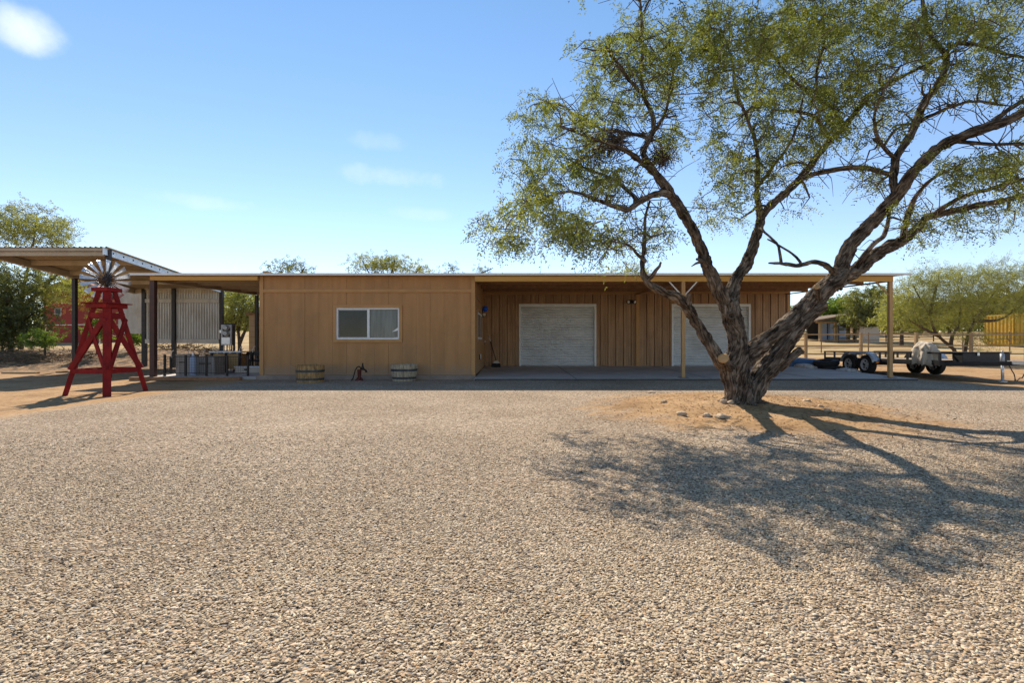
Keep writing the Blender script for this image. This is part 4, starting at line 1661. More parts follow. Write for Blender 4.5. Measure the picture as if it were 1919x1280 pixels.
rail_fence('timber_fence', 'tan timber post and rail fence behind the trailer', [(11.3, 24.0), (40, 24.0)], (.50, .88, 1.42), 1.48, .11, M['fencewood'], rw=.06, step=2.7)
rail_fence('pipe_corral', 'thin brown pipe corral fence in the dry field', [(14, 33), (60, 33)], (.35, .8, 1.2), 1.3, .07, M['pipe'], rw=.05, step=3.0, thin=True)
rail_fence('dark_corral', 'dark pipe corral in front of the open barn', [(30.6, 47.5), (39.5, 47.5)], (.4, .8, 1.2, 1.55), 1.6, .10, M['darkpipe'], rw=.09, step=1.5, thin=True)

fb = empty('open_barn', (31, 51, gz(31, 51)), 'open sided barn with low mono pitch roof in the far field', 'barn')
Yb = 50.0
g0 = gz(31, 50)
s = MB()
a1, a2 = P(1512, 602.5, Yb), P(1592, 589, Yb)
s.bar(Vector((a1.x, Yb + 1, a1.z)), Vector((a2.x, Yb + 1, a2.z)), 5.5, .18)
s.build('roof', M['straw'], fb)
s = MB()
b1 = P(1517, 606, Yb)
s.box(b1.x, P(1588, 0, Yb).x, Yb - 1.2, Yb - 1.05, P(0, 606.5, Yb).z, P(0, 603, Yb).z)
s.build('eave_beam', M['fencewood'], fb)
for px_ in (1524, 1552, 1575, 1587):
    s = MB()
    x = P(px_, 0, Yb).x
    s.box(x - .12, x + .12, Yb - 1.3, Yb - 1.06, g0 - .3, P(0, 605, Yb).z)
    s.build('barn_post', M['fencewood'], fb)
for px0, px1 in ((1538, 1550), (1556, 1562), (1566, 1586)):
    s = MB()
    s.box(P(px0, 0, 51.5).x, P(px1, 0, 51.5).x, 51.5, 51.8, g0 - .3, P(0, 603, 51.5).z)
    s.build('wall_panel', M['paleblue'], fb)
s = MB()
s.box(P(1513, 0, 53).x, P(1590, 0, 53).x, 53, 53.2, g0 - .3, P(0, 600, 53).z)
s.build('back_wall', M['darkpipe'], fb)
tk = empty('stock_tank', (34, 46, gz(34, 46)), 'low cream rendered water tank in front of the far trees', 'tank')
s = MB()
s.box(P(1621, 0, 46).x, P(1649, 0, 46).x, 46, 46.7, gz(34, 46) - .3, P(0, 613.5, 46).z)
s.build('tank_wall', M['cream'], tk, bevel=.05)
s = MB()
s.box(P(1620.5, 0, 46).x, P(1649.5, 0, 46).x, 45.95, 46.75, P(0, 613.5, 46).z, P(0, 612.7, 46).z)
s.build('tank_rim', M['cream'], tk)
hs = empty('far_house', (P(1621, 0, 75).x, 75, gz(50, 75)), 'far tan house with brown gable roof among the trees', 'house')
s = MB()
s.box(P(1606, 0, 75).x, P(1636, 0, 75).x, 75, 80, gz(50, 75) - .5, P(0, 587, 75).z)
s.build('wall', M['tanwall'], hs)
s = MB()
gp = [P(1604, 588, 74.5), P(1614, 576, 74.5), P(1628, 584, 74.5), P(1632, 588, 74.5)]
s.prism([(p.x, p.z) for p in gp], lambda u, v, t: (u, t, v), 74.9, 80)
s.build('gable_wall', M['tanwall'], hs)
s = MB()
for p, q_ in ((gp[0], gp[1]), (gp[1], gp[2]), (gp[2], gp[3])):
    s.bar(Vector((p.x, 77, p.z + .15)), Vector((q_.x, 77, q_.z + .15)), 6.5, .25)
s.build('roof', M['redroof'], hs)
cn = empty('shipping_container', (P(1890, 0, 38).x, 38, gz(37, 38)), 'yellow corrugated shipping container behind the big pale tree', 'container')
xc0, xc1 = P(1905, 0, 38).x, P(1905, 0, 38).x + 6.1
zb, ztop = gz(37, 38) + .15, P(0, 587.5, 38).z
pr = []
x = xc0 + .1
while x < xc1 - .1:
    pr += [(x, 0), (x + .09, 0), (x + .13, .06), (x + .22, .06), (x + .26, 0)]
    x += .30
s = MB()
s.sheet([[(u, 38 + d, z) for u, d in pr] for z in (zb + .1, ztop - .1)])
s.build('corrugated_side', M['yellow'], cn)
pr = []
y = 38.15
while y < 40.3:
    pr += [(y, 0), (y + .09, 0), (y + .13, .06), (y + .22, .06), (y + .26, 0)]
    y += .30
s = MB()
s.sheet([[(xc0 - .07 + d, u, z) for u, d in pr] for z in (ztop - .1, zb + .1)])
s.build('corrugated_side', M['yellow'], cn)
s = MB()
for b in ((xc0, xc1, 37.95, 38.1, zb, zb + .14), (xc0, xc1, 37.95, 38.1, ztop - .12, ztop), (xc0, xc0 + .14, 37.95, 38.1, zb + .14, ztop - .12), (xc1 - .14, xc1, 37.95, 38.1, zb + .14, ztop - .12)):
    s.box(*b)
s.box(xc0, xc1, 38.11, 40.4, zb, ztop - .01)
s.build('container_frame', M['yellow'], cn)

# red house, white rail and plank on the left
rh = empty('red_house', (-38, 42, gz(-38, 42)), 'red walled house half hidden by trees beyond the shelter', 'house')
Yr = 42
s = MB()
xa, xb = P(82, 0, Yr).x, P(205, 0, Yr).x
zr = P(0, 548, Yr).z
s.box(xa, xb, Yr, Yr + 7, gz(-38, 42) - .6, zr)
w_ = s.build('wall', M['redwall'], rh)
s = MB()
s.prism([(xa - .5, zr), (xb + .5, zr), ((xa + xb) / 2, zr + 1.2)], lambda u, v, t: (u, t, v), Yr - .5, Yr + 7.5)
s.build('roof', M['redroof'], rh)
wn = MB()
c = P(110, 584, Yr)
wn.box(c.x - .28, c.x + .28, Yr - .05, Yr, c.z - .3, c.z + .3)
wn = wn.build('window', M['cream'], rh)
s = MB()
s.box(c.x - .22, c.x + .22, Yr - .06, Yr - .052, c.z - .24, c.z + .24)
s.build('pane', M['pane_dark'], wn)
rail_fence('white_rail_fence', 'thin white pipe rail in front of the red house', [(-34.5, 37.5), (-30.5, 37.5)], (1.5,), 1.5, .07, M['white'], rw=.06, step=2.0, thin=True)
s = MB()
z = gz(-17, 18)
s.bar(P(6, 697, 18.0) * 1, P(72, 697, 18.0) * 1, .14, .07)
o = s.build('timber_plank', M['fencewood'], origin=P(40, 697, 18), bevel=.008)
o.location.z = gz(-17.5, 18) + .03
tag(o, 'loose weathered plank lying on the dirt left of the windmill', 'plank')
s = MB()
pts = [P(105 + 95 * t, 694 - 5 * t + 3 * math.sin(t * 9), 18.2) for t in np.linspace(0, 1, 24)]
pts = [Vector((p.x, p.y + .3 * math.sin(i * .5), gz(p.x, p.y) + .03)) for i, p in enumerate(pts)]
s.tube(pts, .025, 6)
o = s.build('water_hose', M['darkiron'], smooth=True)
tag(o, 'dark hose lying across the dirt behind the windmill', 'hose')


# ------------------------------------------------------------------ trees
def catmull(pts, step):
    """pts: list of (Vector, radius) -> resampled"""
    out = []
    n = len(pts)
    for i in range(n - 1):
        p0, p1, p2, p3 = pts[max(0, i - 1)][0], pts[i][0], pts[i + 1][0], pts[min(n - 1, i + 2)][0]
        r1, r2 = pts[i][1], pts[i + 1][1]
        m_ = max(1, int((p2 - p1).length / step))
        for k in range(m_):
            t = k / m_
            t2, t3 = t * t, t * t * t
            p = .5 * ((2 * p1) + (p2 - p0) * t + (2 * p0 - 5 * p1 + 4 * p2 - p3) * t2 + (3 * p1 - p0 - 3 * p2 + p3) * t3)
            out.append((p, r1 + (r2 - r1) * t))
    out.append(pts[-1])
    return out


class Limbs:
    """tubes with furrowed bark; keeps (around, along) as an attribute"""

    def __init__(s):
        s.v, s.q, s.b = [], [], []
        s.n = 0

    def add(s, pts, k, furrow=.0, seed=0.0, caps=False):
        ref = None
        al = 0.0
        N = len(pts)
        base = s.n
        for i, (p, r) in enumerate(pts):
            d = (pts[min(i + 1, N - 1)][0] - pts[max(i - 1, 0)][0])
            d = d.normalized() if d.length > 1e-6 else Vector((0, 0, 1))
            if ref is None:
                ref = d.orthogonal().normalized()
            a_ = (ref - d * ref.dot(d))
            a_ = a_.normalized() if a_.length > 1e-5 else d.orthogonal().normalized()
            ref = a_
            b_ = d.cross(a_)
            if i:
                al += (p - pts[i - 1][0]).length
            for j in range(k + 1):
                t = 2 * PI * j / k
                ct, st_ = math.cos(t), math.sin(t)
                rr = r
                if furrow:
                    q_ = Vector((ct * r * 26, st_ * r * 26, al * 5.0 + seed))
                    n1 = noise.noise(q_)
                    n2 = noise.noise(q_ * 2.3 + Vector((3, 1, 7)))
                    big = noise.noise(Vector((ct * 1.1 + seed, st_ * 1.1, al * 3.0)))
                    fur = max(-.3, 1 - abs(n1) * 3.2) * .026 + (1 - abs(n2) * 2) * .010
                    rr = r * (1 + .16 * big * furrow) - fur * furrow * min(1.0, r / .09)
                s.v.append(tuple(p + (a_ * ct + b_ * st_) * rr))
                s.b.append((t / (2 * PI) * max(r, .02) * 6.28, al + seed, 0))
        for i in range(N - 1):
            for j in range(k):
                a0 = base + i * (k + 1) + j
                s.q.append((a0, a0 + 1, a0 + k + 2, a0 + k + 1))
        s.n = len(s.v)

    def build(s, name, m, parent, bark=True):
        return np_mesh(name, s.v, s.q, m, parent, {'bark': ('FLOAT_VECTOR', s.b)} if bark else None, smooth=True)


def fronds(cent, nf, flen, nleaf, llen, lw, droop, tint, spread=.05, up=.1, r=rng):
    """feathery leaves: every centre gets nf fronds of nleaf leaflets; returns verts, quads, tint"""
    N = len(cent)
    c = np.repeat(cent, nf, 0)
    tn = np.repeat(tint, nf)
    n = len(c)
    d = r.normal(0, 1, (n, 3))
    d[:, 2] = d[:, 2] * .7 + up
    d /= np.linalg.norm(d, axis=1, keepdims=True)
    st = c + r.normal(0, spread, (n, 3))
    L_ = flen * r.uniform(.6, 1.3, n)
    rv = r.normal(0, 1, (n, 3))
    side = np.cross(d, rv)
    side /= np.linalg.norm(side, axis=1, keepdims=True) + 1e-9
    tt = (np.arange(nleaf) // 2 + .7) / (nleaf / 2 + .4)
    sg = np.where(np.arange(nleaf) % 2 == 0, 1.0, -1.0)
    pos = st[:, None] + d[:, None] * (L_[:, None] * tt)[..., None]
    pos[..., 2] -= droop * (L_[:, None] * tt ** 2) * r.uniform(.4, 1.4, n)[:, None]
    ld = d[:, None] * .55 + side[:, None] * (sg[None, :, None] * .83) + r.normal(0, .22, (n, nleaf, 3))
    ld[..., 2] -= droop * .35
    ld /= np.linalg.norm(ld, axis=2, keepdims=True)
    nr = np.cross(d, side)[:, None] + r.normal(0, .45, (n, nleaf, 3))
    wd = np.cross(ld, nr)
    wd /= np.linalg.norm(wd, axis=2, keepdims=True) + 1e-9
    ll = llen * r.uniform(.65, 1.3, (n, nleaf, 1))
    ww = lw * r.uniform(.7, 1.3, (n, nleaf, 1))
    v = np.stack([pos, pos + ld * ll * .5 + wd * ww, pos + ld * ll, pos + ld * ll * .5 - wd * ww], 2).reshape(-1, 3)
    q_ = np.arange(len(v)).reshape(-1, 4)
    return v, q_, np.repeat(tn, nleaf * 4)


def grow(nodes, nrad, clumps, limbs, r0=.011, r1=.004, k=4, wob=.12, rr=random):
    """join every clump to the nearest branch point by a crooked twig"""
    nodes = list(nodes)
    arr = np.zeros((len(nodes) + len(clumps), 3))
    arr[:len(nodes)] = nodes
    rad = np.zeros(len(arr))
    rad[:len(nodes)] = nrad
    m_ = len(nodes)
    d0 = np.array([np.min(np.sum((arr[:m_] - c) ** 2, 1)) for c in clumps])
    for i in np.argsort(d0):
        c = clumps[i]
        dd = np.sum((arr[:m_] - c) ** 2, 1)
        # prefer nodes lower than or level with the clump
        dd = dd * (1 + .8 * (arr[:m_, 2] > c[2] + .15))
        j = int(np.argmin(dd))
        p, q_ = Vector(arr[j]), Vector(c)
        L_ = (q_ - p).length
        if L_ > .02:
            w_ = wob * L_
            m1 = p.lerp(q_, .35) + Vector((rr.gauss(0, w_), rr.gauss(0, w_), rr.gauss(0, w_) + .06 * L_))
            m2 = p.lerp(q_, .7) + Vector((rr.gauss(0, w_), rr.gauss(0, w_), rr.gauss(0, w_) + .05 * L_))
            ra = min(r0 * (1 + min(1.2, L_)), max(rad[j] * .8, r1 * 1.15))
            pts = [(p, ra), (m1, ra * .8 + r1 * .2), (m2, ra * .45 + r1 * .55), (q_, r1)]
            limbs.add(catmull(pts, L_ / 6 + .03), k)
        arr[m_] = c
        rad[m_] = r1 * 1.3
        m_ += 1


# ---- the big mesquite
TY = 8.0
ms = empty('mesquite_tree', (3.62, TY, gz(3.62, TY)), 'large spreading mesquite tree with forked furrowed trunk on a dirt mound', 'tree')
LIMB = {
    # (px, py, radius px, depth offset)
    'trunk': [(1390, 776, 37, 0), (1389, 762, 32, 0), (1388, 748, 28.5, 0), (1385, 725, 26, 0), (1382, 700, 24, 0), (1382, 672, 20, 0), (1383, 645, 17.5, 0), (1380, 622, 17.5, 0), (1375, 600, 19.5, 0), (1371, 583, 18.5, 0), (1366, 567, 16, 0)],
    'A': [(1376, 728, 17, -.05), (1366, 702, 15, -.05), (1350, 676, 12.5, -.1), (1336, 655, 11.5, -.1), (1325, 637, 11, -.1), (1314, 618, 10.5, -.12), (1300, 595, 10.5, -.15), (1287, 574, 10.5, -.2), (1270, 557, 10, -.25), (1249, 550, 9, -.3), (1230, 541, 8, -.35), (1213, 528, 7.2, -.4), (1206, 512, 6, -.4), (1204, 492, 4.8, -.4), (1207, 465, 4.2, -.35), (1209, 435, 3.6, -.3), (1210, 405, 3, -.3), (1218, 378, 2.2, -.2)],
    'B1': [(1374, 590, 17, 0), (1360, 565, 14.5, 0), (1346, 542, 13, -.05), (1335, 518, 12, -.1), (1324, 495, 11.5, -.15), (1315, 470, 10.5, -.2), (1305, 445, 10.2, -.25), (1291, 418, 10, -.3), (1275, 391, 9.6, -.35), (1258, 365, 9.6, -.4), (1240, 338, 8.6, -.45), (1222, 317, 8, -.5), (1210, 300, 7, -.5), (1206, 282, 6, -.45), (1216, 262, 5.5, -.4), (1225, 240, 5, -.3), (1222, 211, 4.6, -.2), (1207, 178, 4.2, -.1), (1202, 138, 3.6, 0), (1205, 85, 3, .1), (1201, 10, 2.4, .2), (1196, -60, 1.6, .3)],
    'B1left': [(1222, 318, 7, -.5), (1198, 300, 6, -.6), (1177, 284, 5, -.8), (1150, 272, 4, -1.0), (1120, 262, 3.2, -1.2), (1085, 250, 2.4, -1.4), (1050, 236, 1.8, -1.5)],
    'B1low': [(1258, 366, 8, -.4), (1242, 362, 7.2, -.45), (1226, 365, 6.8, -.5), (1210, 371, 6.6, -.5), (1197, 380, 6.4, -.6), (1178, 392, 5.8, -.7), (1152, 387, 5, -.8), (1122, 375, 4.2, -.9), (1087, 362, 3.4, -1.0), (1055, 360, 2.6, -1.1), (1020, 372, 2, -1.2), (985, 390, 1.4, -1.3)],
    'B1mid': [(1197, 379, 5, -.6), (1183, 362, 4.2, -.5), (1166, 347, 3.6, -.4), (1136, 329, 3, -.3), (1104, 318, 2.4, -.2), (1070, 300, 1.8, 0)],
    'B1up': [(1222, 262, 4.6, -.4), (1195, 252, 4, -.1), (1160, 246, 3.4, .2), (1125, 240, 3, .4), (1087, 219, 2.4, .6), (1055, 199, 2, .7), (1015, 190, 1.4, .8)],
    'B1ur': [(1226, 246, 4, -.3), (1245, 215, 3.4, .1), (1254, 180, 3, .4), (1262, 140, 2.4, .6), (1270, 95, 2, .8)],
    'B1ul': [(1206, 176, 3.4, -.1), (1180, 150, 3, -.4), (1160, 120, 2.6, -.6), (1135, 85, 2, -.8)],
    'B2': [(1372, 592, 15, .05), (1373, 568, 13.5, .1), (1374, 548, 12, .15), (1378, 527, 11.5, .2), (1387, 511, 11, .25), (1400, 494, 10.8, .3), (1410, 466, 10, .35), (1420, 436, 9, .4), (1425, 408, 8.4, .45), (1421, 378, 5.6, .4), (1419, 345, 4.8, .3), (1421, 305, 4.2, .2), (1415, 260, 3.8, .1), (1400, 219, 3.2, 0), (1380, 170, 2.8, -.2), (1372, 110, 2.2, -.3), (1350, 50, 1.7, -.4)],
    'B2r': [(1425, 410, 7.6, .45), (1441, 389, 7.6, .5), (1473, 360, 7.2, .6), (1502, 332, 6.8, .7), (1526, 300, 6.2, .8), (1557, 262, 5.8, .9), (1583, 236, 5.4, 1.0), (1624, 187, 4.4, 1.1), (1664, 158, 3.6, 1.2), (1725, 126, 2.8, 1.3), (1790, 95, 2, 1.4)],
    'B2rr': [(1500, 336, 5.4, .7), (1522, 327, 5, .65), (1551, 320, 5, .55), (1599, 313, 5.2, .45), (1640, 318, 5, .3), (1672, 330, 4.4, .2)],
    'B2a': [(1583, 236, 4, 1.0), (1560, 205, 3.4, .9), (1540, 190, 3, .8), (1500, 160, 2.8, .6), (1470, 130, 2.4, .5), (1440, 90, 2, .3)],
    'B2b': [(1557, 262, 4.6, .9), (1536, 230, 4, .6), (1520, 215, 3.4, .4), (1480, 205, 2.6, .2)],
    'B2c': [(1540, 190, 3, .8), (1530, 140, 2.6, .9), (1545, 80, 2.2, 1.0), (1540, 20, 1.6, 1.1)],
    'B2d': [(1419, 350, 4, .3), (1450, 310, 3, .1), (1480, 270, 2.4, -.2), (1500, 225, 2, -.4)],
    'C1': [(1388, 690, 16, .0), (1402, 664, 16, .0), (1425, 646, 15.5, .0), (1455, 624, 15.5, 0), (1482, 603, 16.5, .05), (1505, 582, 18, .1), (1527, 560, 18.5, .1), (1548, 540, 18.5, .15), (1564, 526, 17.5, .15), (1574, 510, 15.5, .2), (1580, 490, 14, .2), (1595, 459, 13.2, .2), (1624, 426, 12.4, .15), (1656, 394, 12, .1), (1682, 363, 11.4, 0), (1713, 321, 10.6, -.15), (1754, 281, 10.2, -.3), (1798, 257, 9.8, -.45), (1847, 240, 9.2, -.6), (1888, 226, 9, -.7), (1925, 205, 8, -.8), (1990, 170, 6, -1), (2070, 120, 4, -1.2)],
    'C1up': [(1680, 366, 8, 0), (1675, 345, 7, .05), (1677, 318, 7, .1), (1681, 292, 7.2, .15), (1705, 256, 7.2, .2), (1721, 219, 7, .25), (1733, 191, 6.8, .3), (1757, 158, 6.6, .35), (1774, 120, 6, .4), (1769, 97, 5.2, .4), (1746, 69, 4.6, .4), (1734, 32, 4, .4), (1728, -30, 3, .4), (1735, -90, 2, .4)],
    'C1upr': [(1770, 102, 4.4, .4), (1795, 80, 3.6, .2), (1850, 88, 3, 0), (1885, 100, 2.8, -.1), (1930, 108, 2, -.2)],
    'C1s': [(1850, 238, 5, -.6), (1880, 212, 4.6, -.5), (1919, 187, 4, -.4), (1980, 150, 3, -.2)],
    'C1t': [(1790, 262, 4.4, -.4), (1830, 268, 3.6, -.6), (1880, 270, 3, -.8), (1930, 268, 2.4, -1)],
    'C1v': [(1724, 226, 4, .25), (1770, 205, 3.2, .5), (1820, 190, 2.6, .8), (1880, 195, 2, 1)],
    'C1w': [(1681, 300, 3.6, .1), (1650, 270, 3, -.2), (1640, 225, 2.6, -.4), (1655, 170, 2.2, -.6), (1690, 120, 1.8, -.7)],
    'C2': [(1402, 758, 18, -.06), (1411, 734, 19.5, -.05), (1427, 706, 20, -.02), (1448, 678, 19, .0), (1470, 646, 18, .03), (1491, 616, 16.5, .05), (1513, 592, 16, .08), (1540, 570, 15, .1)],
    'C3': [(1563, 530, 17, .2), (1580, 518, 15, .28), (1604, 507, 13.5, .35), (1632, 484, 12.4, .45), (1664, 463, 11.4, .55), (1690, 452, 9.5, .65), (1715, 432, 7.6, .75), (1738, 408, 6.8, .8), (1778, 397, 6.4, .85), (1827, 386, 6, .9), (1867, 378, 5.8, 1.0), (1919, 366, 5, 1.1), (1990, 350, 3.4, 1.2)],
    'C3a': [(1690, 452, 6, .65), (1697, 425, 5.4, .5), (1706, 392, 5, .4), (1722, 360, 4, .3), (1755, 330, 3, .1), (1800, 310, 2.2, 0)],
    'C3b': [(1745, 406, 4.6, .8), (1775, 385, 4.2, .6), (1806, 367, 4, .5), (1867, 350, 3.8, .4), (1925, 333, 3, .3)],
    'C3c': [(1604, 505, 5.6, .3), (1618, 480, 5, .2), (1640, 455, 4.6, .2), (1658, 440, 4.4, .2), (1664, 415, 3.6, .2), (1668, 390, 3, .15)],
    'dead': [(1571, 516, 6.5, .1), (1556, 503, 5.6, 0), (1545, 496, 5.2, -.05), (1526, 491, 4.6, -.1), (1510, 494, 4.2, -.15), (1494, 498, 4.2, -.2), (1478, 496, 4, -.2), (1465, 494, 3.4, -.25), (1441, 493, 1.6, -.3)],
    'dead2': [(1464, 492, 3.2, -.25), (1460, 470, 2.8, -.2), (1455, 455, 2.4, -.15), (1432, 433, 2.2, 0), (1424, 428, 2.4, .3)],
    'dead3': [(1500, 495, 2.8, -.2), (1494, 482, 2.4, -.15), (1469, 463, 2, 0), (1440, 448, 1.4, .2)],
    'Aleft': [(1209, 490, 3.4, -.4), (1197, 480, 3, -.5), (1185, 465, 2.6, -.6), (1165, 455, 2, -.8), (1140, 452, 1.5, -1)],
    'Astub': [(1212, 525, 5, -.4), (1222, 518, 4.4, -.45), (1230, 508, 4, -.5), (1237, 500, 3, -.5), (1239, 492, 2, -.5)],
    'Astub2': [(1290, 570, 6, -.25), (1290, 558, 4.6, -.3), (1292, 550, 4, -.32)],
    'Bstub': [(1324, 496, 6, -.2), (1316, 488, 5, -.25), (1305, 486, 2.4, -.28)],
    'Bstub2': [(1316, 490, 4, -.25), (1305, 494, 2, -.3), (1297, 500, .8, -.3)],
}
big = Limbs()
thin = Limbs()
nodes, nrad = [], []
sd = 0.0
for nm, L_ in LIMB.items():
    pts = []
    for px_, py_, rp, dy in L_:
        Y = TY + dy
        pts.append((P(px_, py_, Y), rp * Y / F))
    rmax = max(r for _, r in pts)
    sd += 3.17
    if rmax > .05:
        rs = catmull(pts, .022)
        # gnarl: slight wander that grows away from the base
        big.add(rs, 44 if rmax > .12 else 26, furrow=1.0 if nm not in ('B2rr',) else .7, seed=sd)
    else:
        rs = catmull(pts, .05)
        rs = [(p + Vector((noise.noise(p * 5), noise.noise(p * 5 + Vector((9, 0, 0))), noise.noise(p * 5 + Vector((0, 9, 0))))) * .018, r) for p, r in rs]
        one = Limbs()
        one.add(rs, 10, furrow=.35, seed=sd)
        one.build('bough', M['bark'], ms)
    for i, (p, r) in enumerate(rs):
        if r < .062 and i % (6 if rmax > .05 else 3) == 0 and not nm.startswith('dead') and 'stub' not in nm:
            nodes.append(tuple(p))
            nrad.append(r)
# root flares at the foot
for k in range(7):
    t = 2 * PI * k / 7 + .4
    b0 = Vector((3.62, TY, gz(3.62, TY)))
    dirv = Vector((math.cos(t), math.sin(t), 0))
    L0 = random.uniform(.26, .36)
    pts = [(b0 + dirv * .10 + Vector((0, 0, .40)), .085), (b0 + dirv * .16 + Vector((0, 0, .17)), .085), (b0 + dirv * .22 + Vector((0, 0, .03)), .07), (b0 + dirv * (L0 + .05) + Vector((0, 0, -.05)), .05)]
    big.add(catmull(pts, .02), 22, furrow=1.0, seed=40 + k * 2.3)
big.build('trunk', M['bark'], ms)
# cut stubs
def stub(p0, p1, r0_, r1_):
    lm_ = Limbs()
    lm_.add(catmull([(p0, r0_), (p0.lerp(p1, .6), (r0_ + r1_) / 2), (p1, r1_)], .02), 24, furrow=.8, seed=9)
    o = lm_.build('cut_stub', M['bark'], ms)
    s = MB()
    ax_ = (p1 - p0).normalized()
    s.lathe([(r1_ * .93, -.01), (r1_ * .9, .004), (r1_ * .5, .008), (0, .006)], p1, 20, ax_, cap=False)
    s.build('cut_face', M['cutwood'], o, smooth=True)


stub(P(1366, 690, TY - .1), P(1356, 671, TY - .33), .10, .088)
stub(P(1458, 690, TY - .02), P(1503, 655, TY - .10), .085, .062)
stub(P(1535, 560, TY + .0), P(1531, 537, TY - .2), .06, .05)
s = MB()
kp = P(1371, 591, TY - .155)
s.lathe([(.062, -.02), (.066, .012), (.05, .022), (.036, .004), (.034, -.06), (0, -.065)], kp, 20, (.0, -1, .05), cap=False)
s.build('knot_hole', M['bgbark'], ms, smooth=True)

# crown: clumps sampled through the volume the crown fills
ELL = [
    (945, 440, 58, 40, .7, -1.1), (912, 425, 26, 46, .6, -1.0), (985, 455, 40, 26, .6, -.9), (1000, 375, 85, 55, 1, -1.0), (1080, 420, 85, 50, 1.0, -.7), (1150, 455, 60, 42, .7, -.5), (1215, 430, 55, 55, .6, -.3), (1000, 290, 65, 50, .7, -.6), (1025, 215, 60, 45, .7, .4), (1090, 270, 75, 60, .9, -.3),
    (1130, 330, 90, 45, 1, -.3), (1150, 180, 85, 70, 1.2, .1), (1200, 90, 85, 75, 1.25, .1), (1125, 105, 45, 50, .6, -.5), (1250, 150, 45, 85, .9, .4), (1245, 265, 45, 45, .6, -.2), (1200, 492, 55, 24, .45, -.4),
    (1320, 60, 70, 80, 1, -.2), (1350, 160, 65, 70, 1, -.1), (1335, 250, 40, 45, .5, 0), (1400, 90, 90, 90, 1.3, 0), (1440, 200, 90, 70, 1.2, .2), (1360, 330, 55, 55, .8, .1), (1345, 395, 50, 42, .75, .1), (1435, 300, 65, 55, .9, .2),
    (1500, 60, 90, 80, 1.4, .5), (1520, 160, 90, 70, 1.4, .5), (1500, 265, 70, 55, .9, .4), (1400, 390, 40, 35, .35, .3), (1500, 372, 40, 38, .35, .5),
    (1600, 60, 100, 80, 1.5, .7), (1620, 150, 80, 65, 1.2, .6), (1680, 60, 80, 70, 1.2, .4), (1580, 235, 60, 50, .8, .7), (1660, 230, 55, 50, .45, .2), (1760, 35, 80, 45, .75, .3), (1850, 45, 90, 55, .75, .1), (1810, 130, 90, 55, .5, .2), (1880, 140, 60, 55, .5, 0), (1640, 335, 60, 25, .35, .3), (1735, 190, 50, 45, .35, .4),
    (1780, 325, 75, 42, .75, .1), (1860, 315, 75, 45, .85, -.2), (1900, 385, 55, 45, .7, .6), (1800, 400, 75, 38, .65, .8), (1750, 435, 55, 35, .45, .7), (1840, 425, 70, 28, .4, .9), (1905, 280, 40, 35, .35, -.6), (1700, 400, 35, 35, .25, .4),
    (1250, -80, 200, 85, 1.6, .1), (1500, -90, 200, 90, 2.0, .3), (1750, -90, 200, 90, 1.6, .3), (1990, -40, 120, 120, 1, 0), (2010, 170, 100, 120, 1.2, -.6), (2010, 350, 90, 80, .9, .5),
]
cl, tn = [], []
rr = np.random.default_rng(11)
DENS = .0140
for ex_, ey_, erx, ery, w_, dy in ELL:
    n = int(erx * ery * PI * min(w_, 1.0 if ey_ > 0 else .8) * DENS * .5)
    cnt = 0
    while cnt < n:
        u = rr.normal(0, .48, 3)
        if np.dot(u, u) > 1.25:
            continue
        Y = TY + dy + u[2] * 2.1 + .25
        px_, py_ = ex_ + u[0] * erx, ey_ + u[1] * ery
        # keep the sky gaps the branches leave
        if noise.noise(Vector((px_ * .017, py_ * .017, Y * .5))) < -.22 and rr.random() < .85:
            cnt += 1
            continue
        p = P(px_, py_, Y)
        if p.z < 2.1:
            continue
        if noise.noise(p * 1.9 + Vector((4, 8, 1))) < -.06 and rr.random() < .88:
            cnt += 1
            continue
        cl.append(tuple(p))
        tn.append(np.clip(.5 + .45 * noise.noise(p * 1.1) + rr.normal(0, .18), 0, 1))
        cnt += 1
cl = np.array(cl)
tn = np.array(tn)
tw = Limbs()
grow(nodes, nrad, cl, tw, r0=.018, r1=.0055, rr=random.Random(5))
# bare twigs and two dense twiggy tangles (mistletoe) in the left half
rt = random.Random(3)
for cx_, cy_, rad_, n in ((1150, 262, .30, 150), (1242, 292, .26, 130), (1120, 285, .16, 40)):
    c0 = P(cx_, cy_, TY - .55)
    for i in range(n):
        d_ = Vector((rt.gauss(0, 1), rt.gauss(0, 1), rt.gauss(0, .8))).normalized()
        a_ = c0 + Vector((rt.gauss(0, .08), rt.gauss(0, .08), rt.gauss(0, .06)))
        e_ = c0 + d_ * rad_ * rt.uniform(.6, 1.15) + Vector((0, 0, -.05))
        m1 = a_.lerp(e_, .5) + Vector((rt.gauss(0, .05), rt.gauss(0, .05), rt.gauss(0, .05)))
        tw.add([(a_, .006), (m1, .005), (e_, .003)], 4)
for i in range(800):
    j = rt.randrange(len(nodes))
    p = Vector(nodes[j])
    if p.z < 2.4:
        continue
    d_ = Vector((rt.gauss(0, 1), rt.gauss(0, .8), rt.gauss(.1, .8))).normalized() * rt.uniform(.2, .75)
    m1 = p + d_ * .5 + Vector((rt.gauss(0, .07), rt.gauss(0, .07), rt.gauss(0, .07)))
    tw.add(catmull([(p, .008), (m1, .006), (p + d_, .003)], .09), 4)
tw.build('twig', M['twig'], ms, bark=False)
print('clumps', len(cl))
v, q_, t_ = fronds(cl, 8, .22, 12, .052, .0082, .6, tn, spread=.05, up=-.1, r=rr)
np_mesh('crown', v, q_, M['leaf'], ms, {'tint': ('FLOAT', t_)})

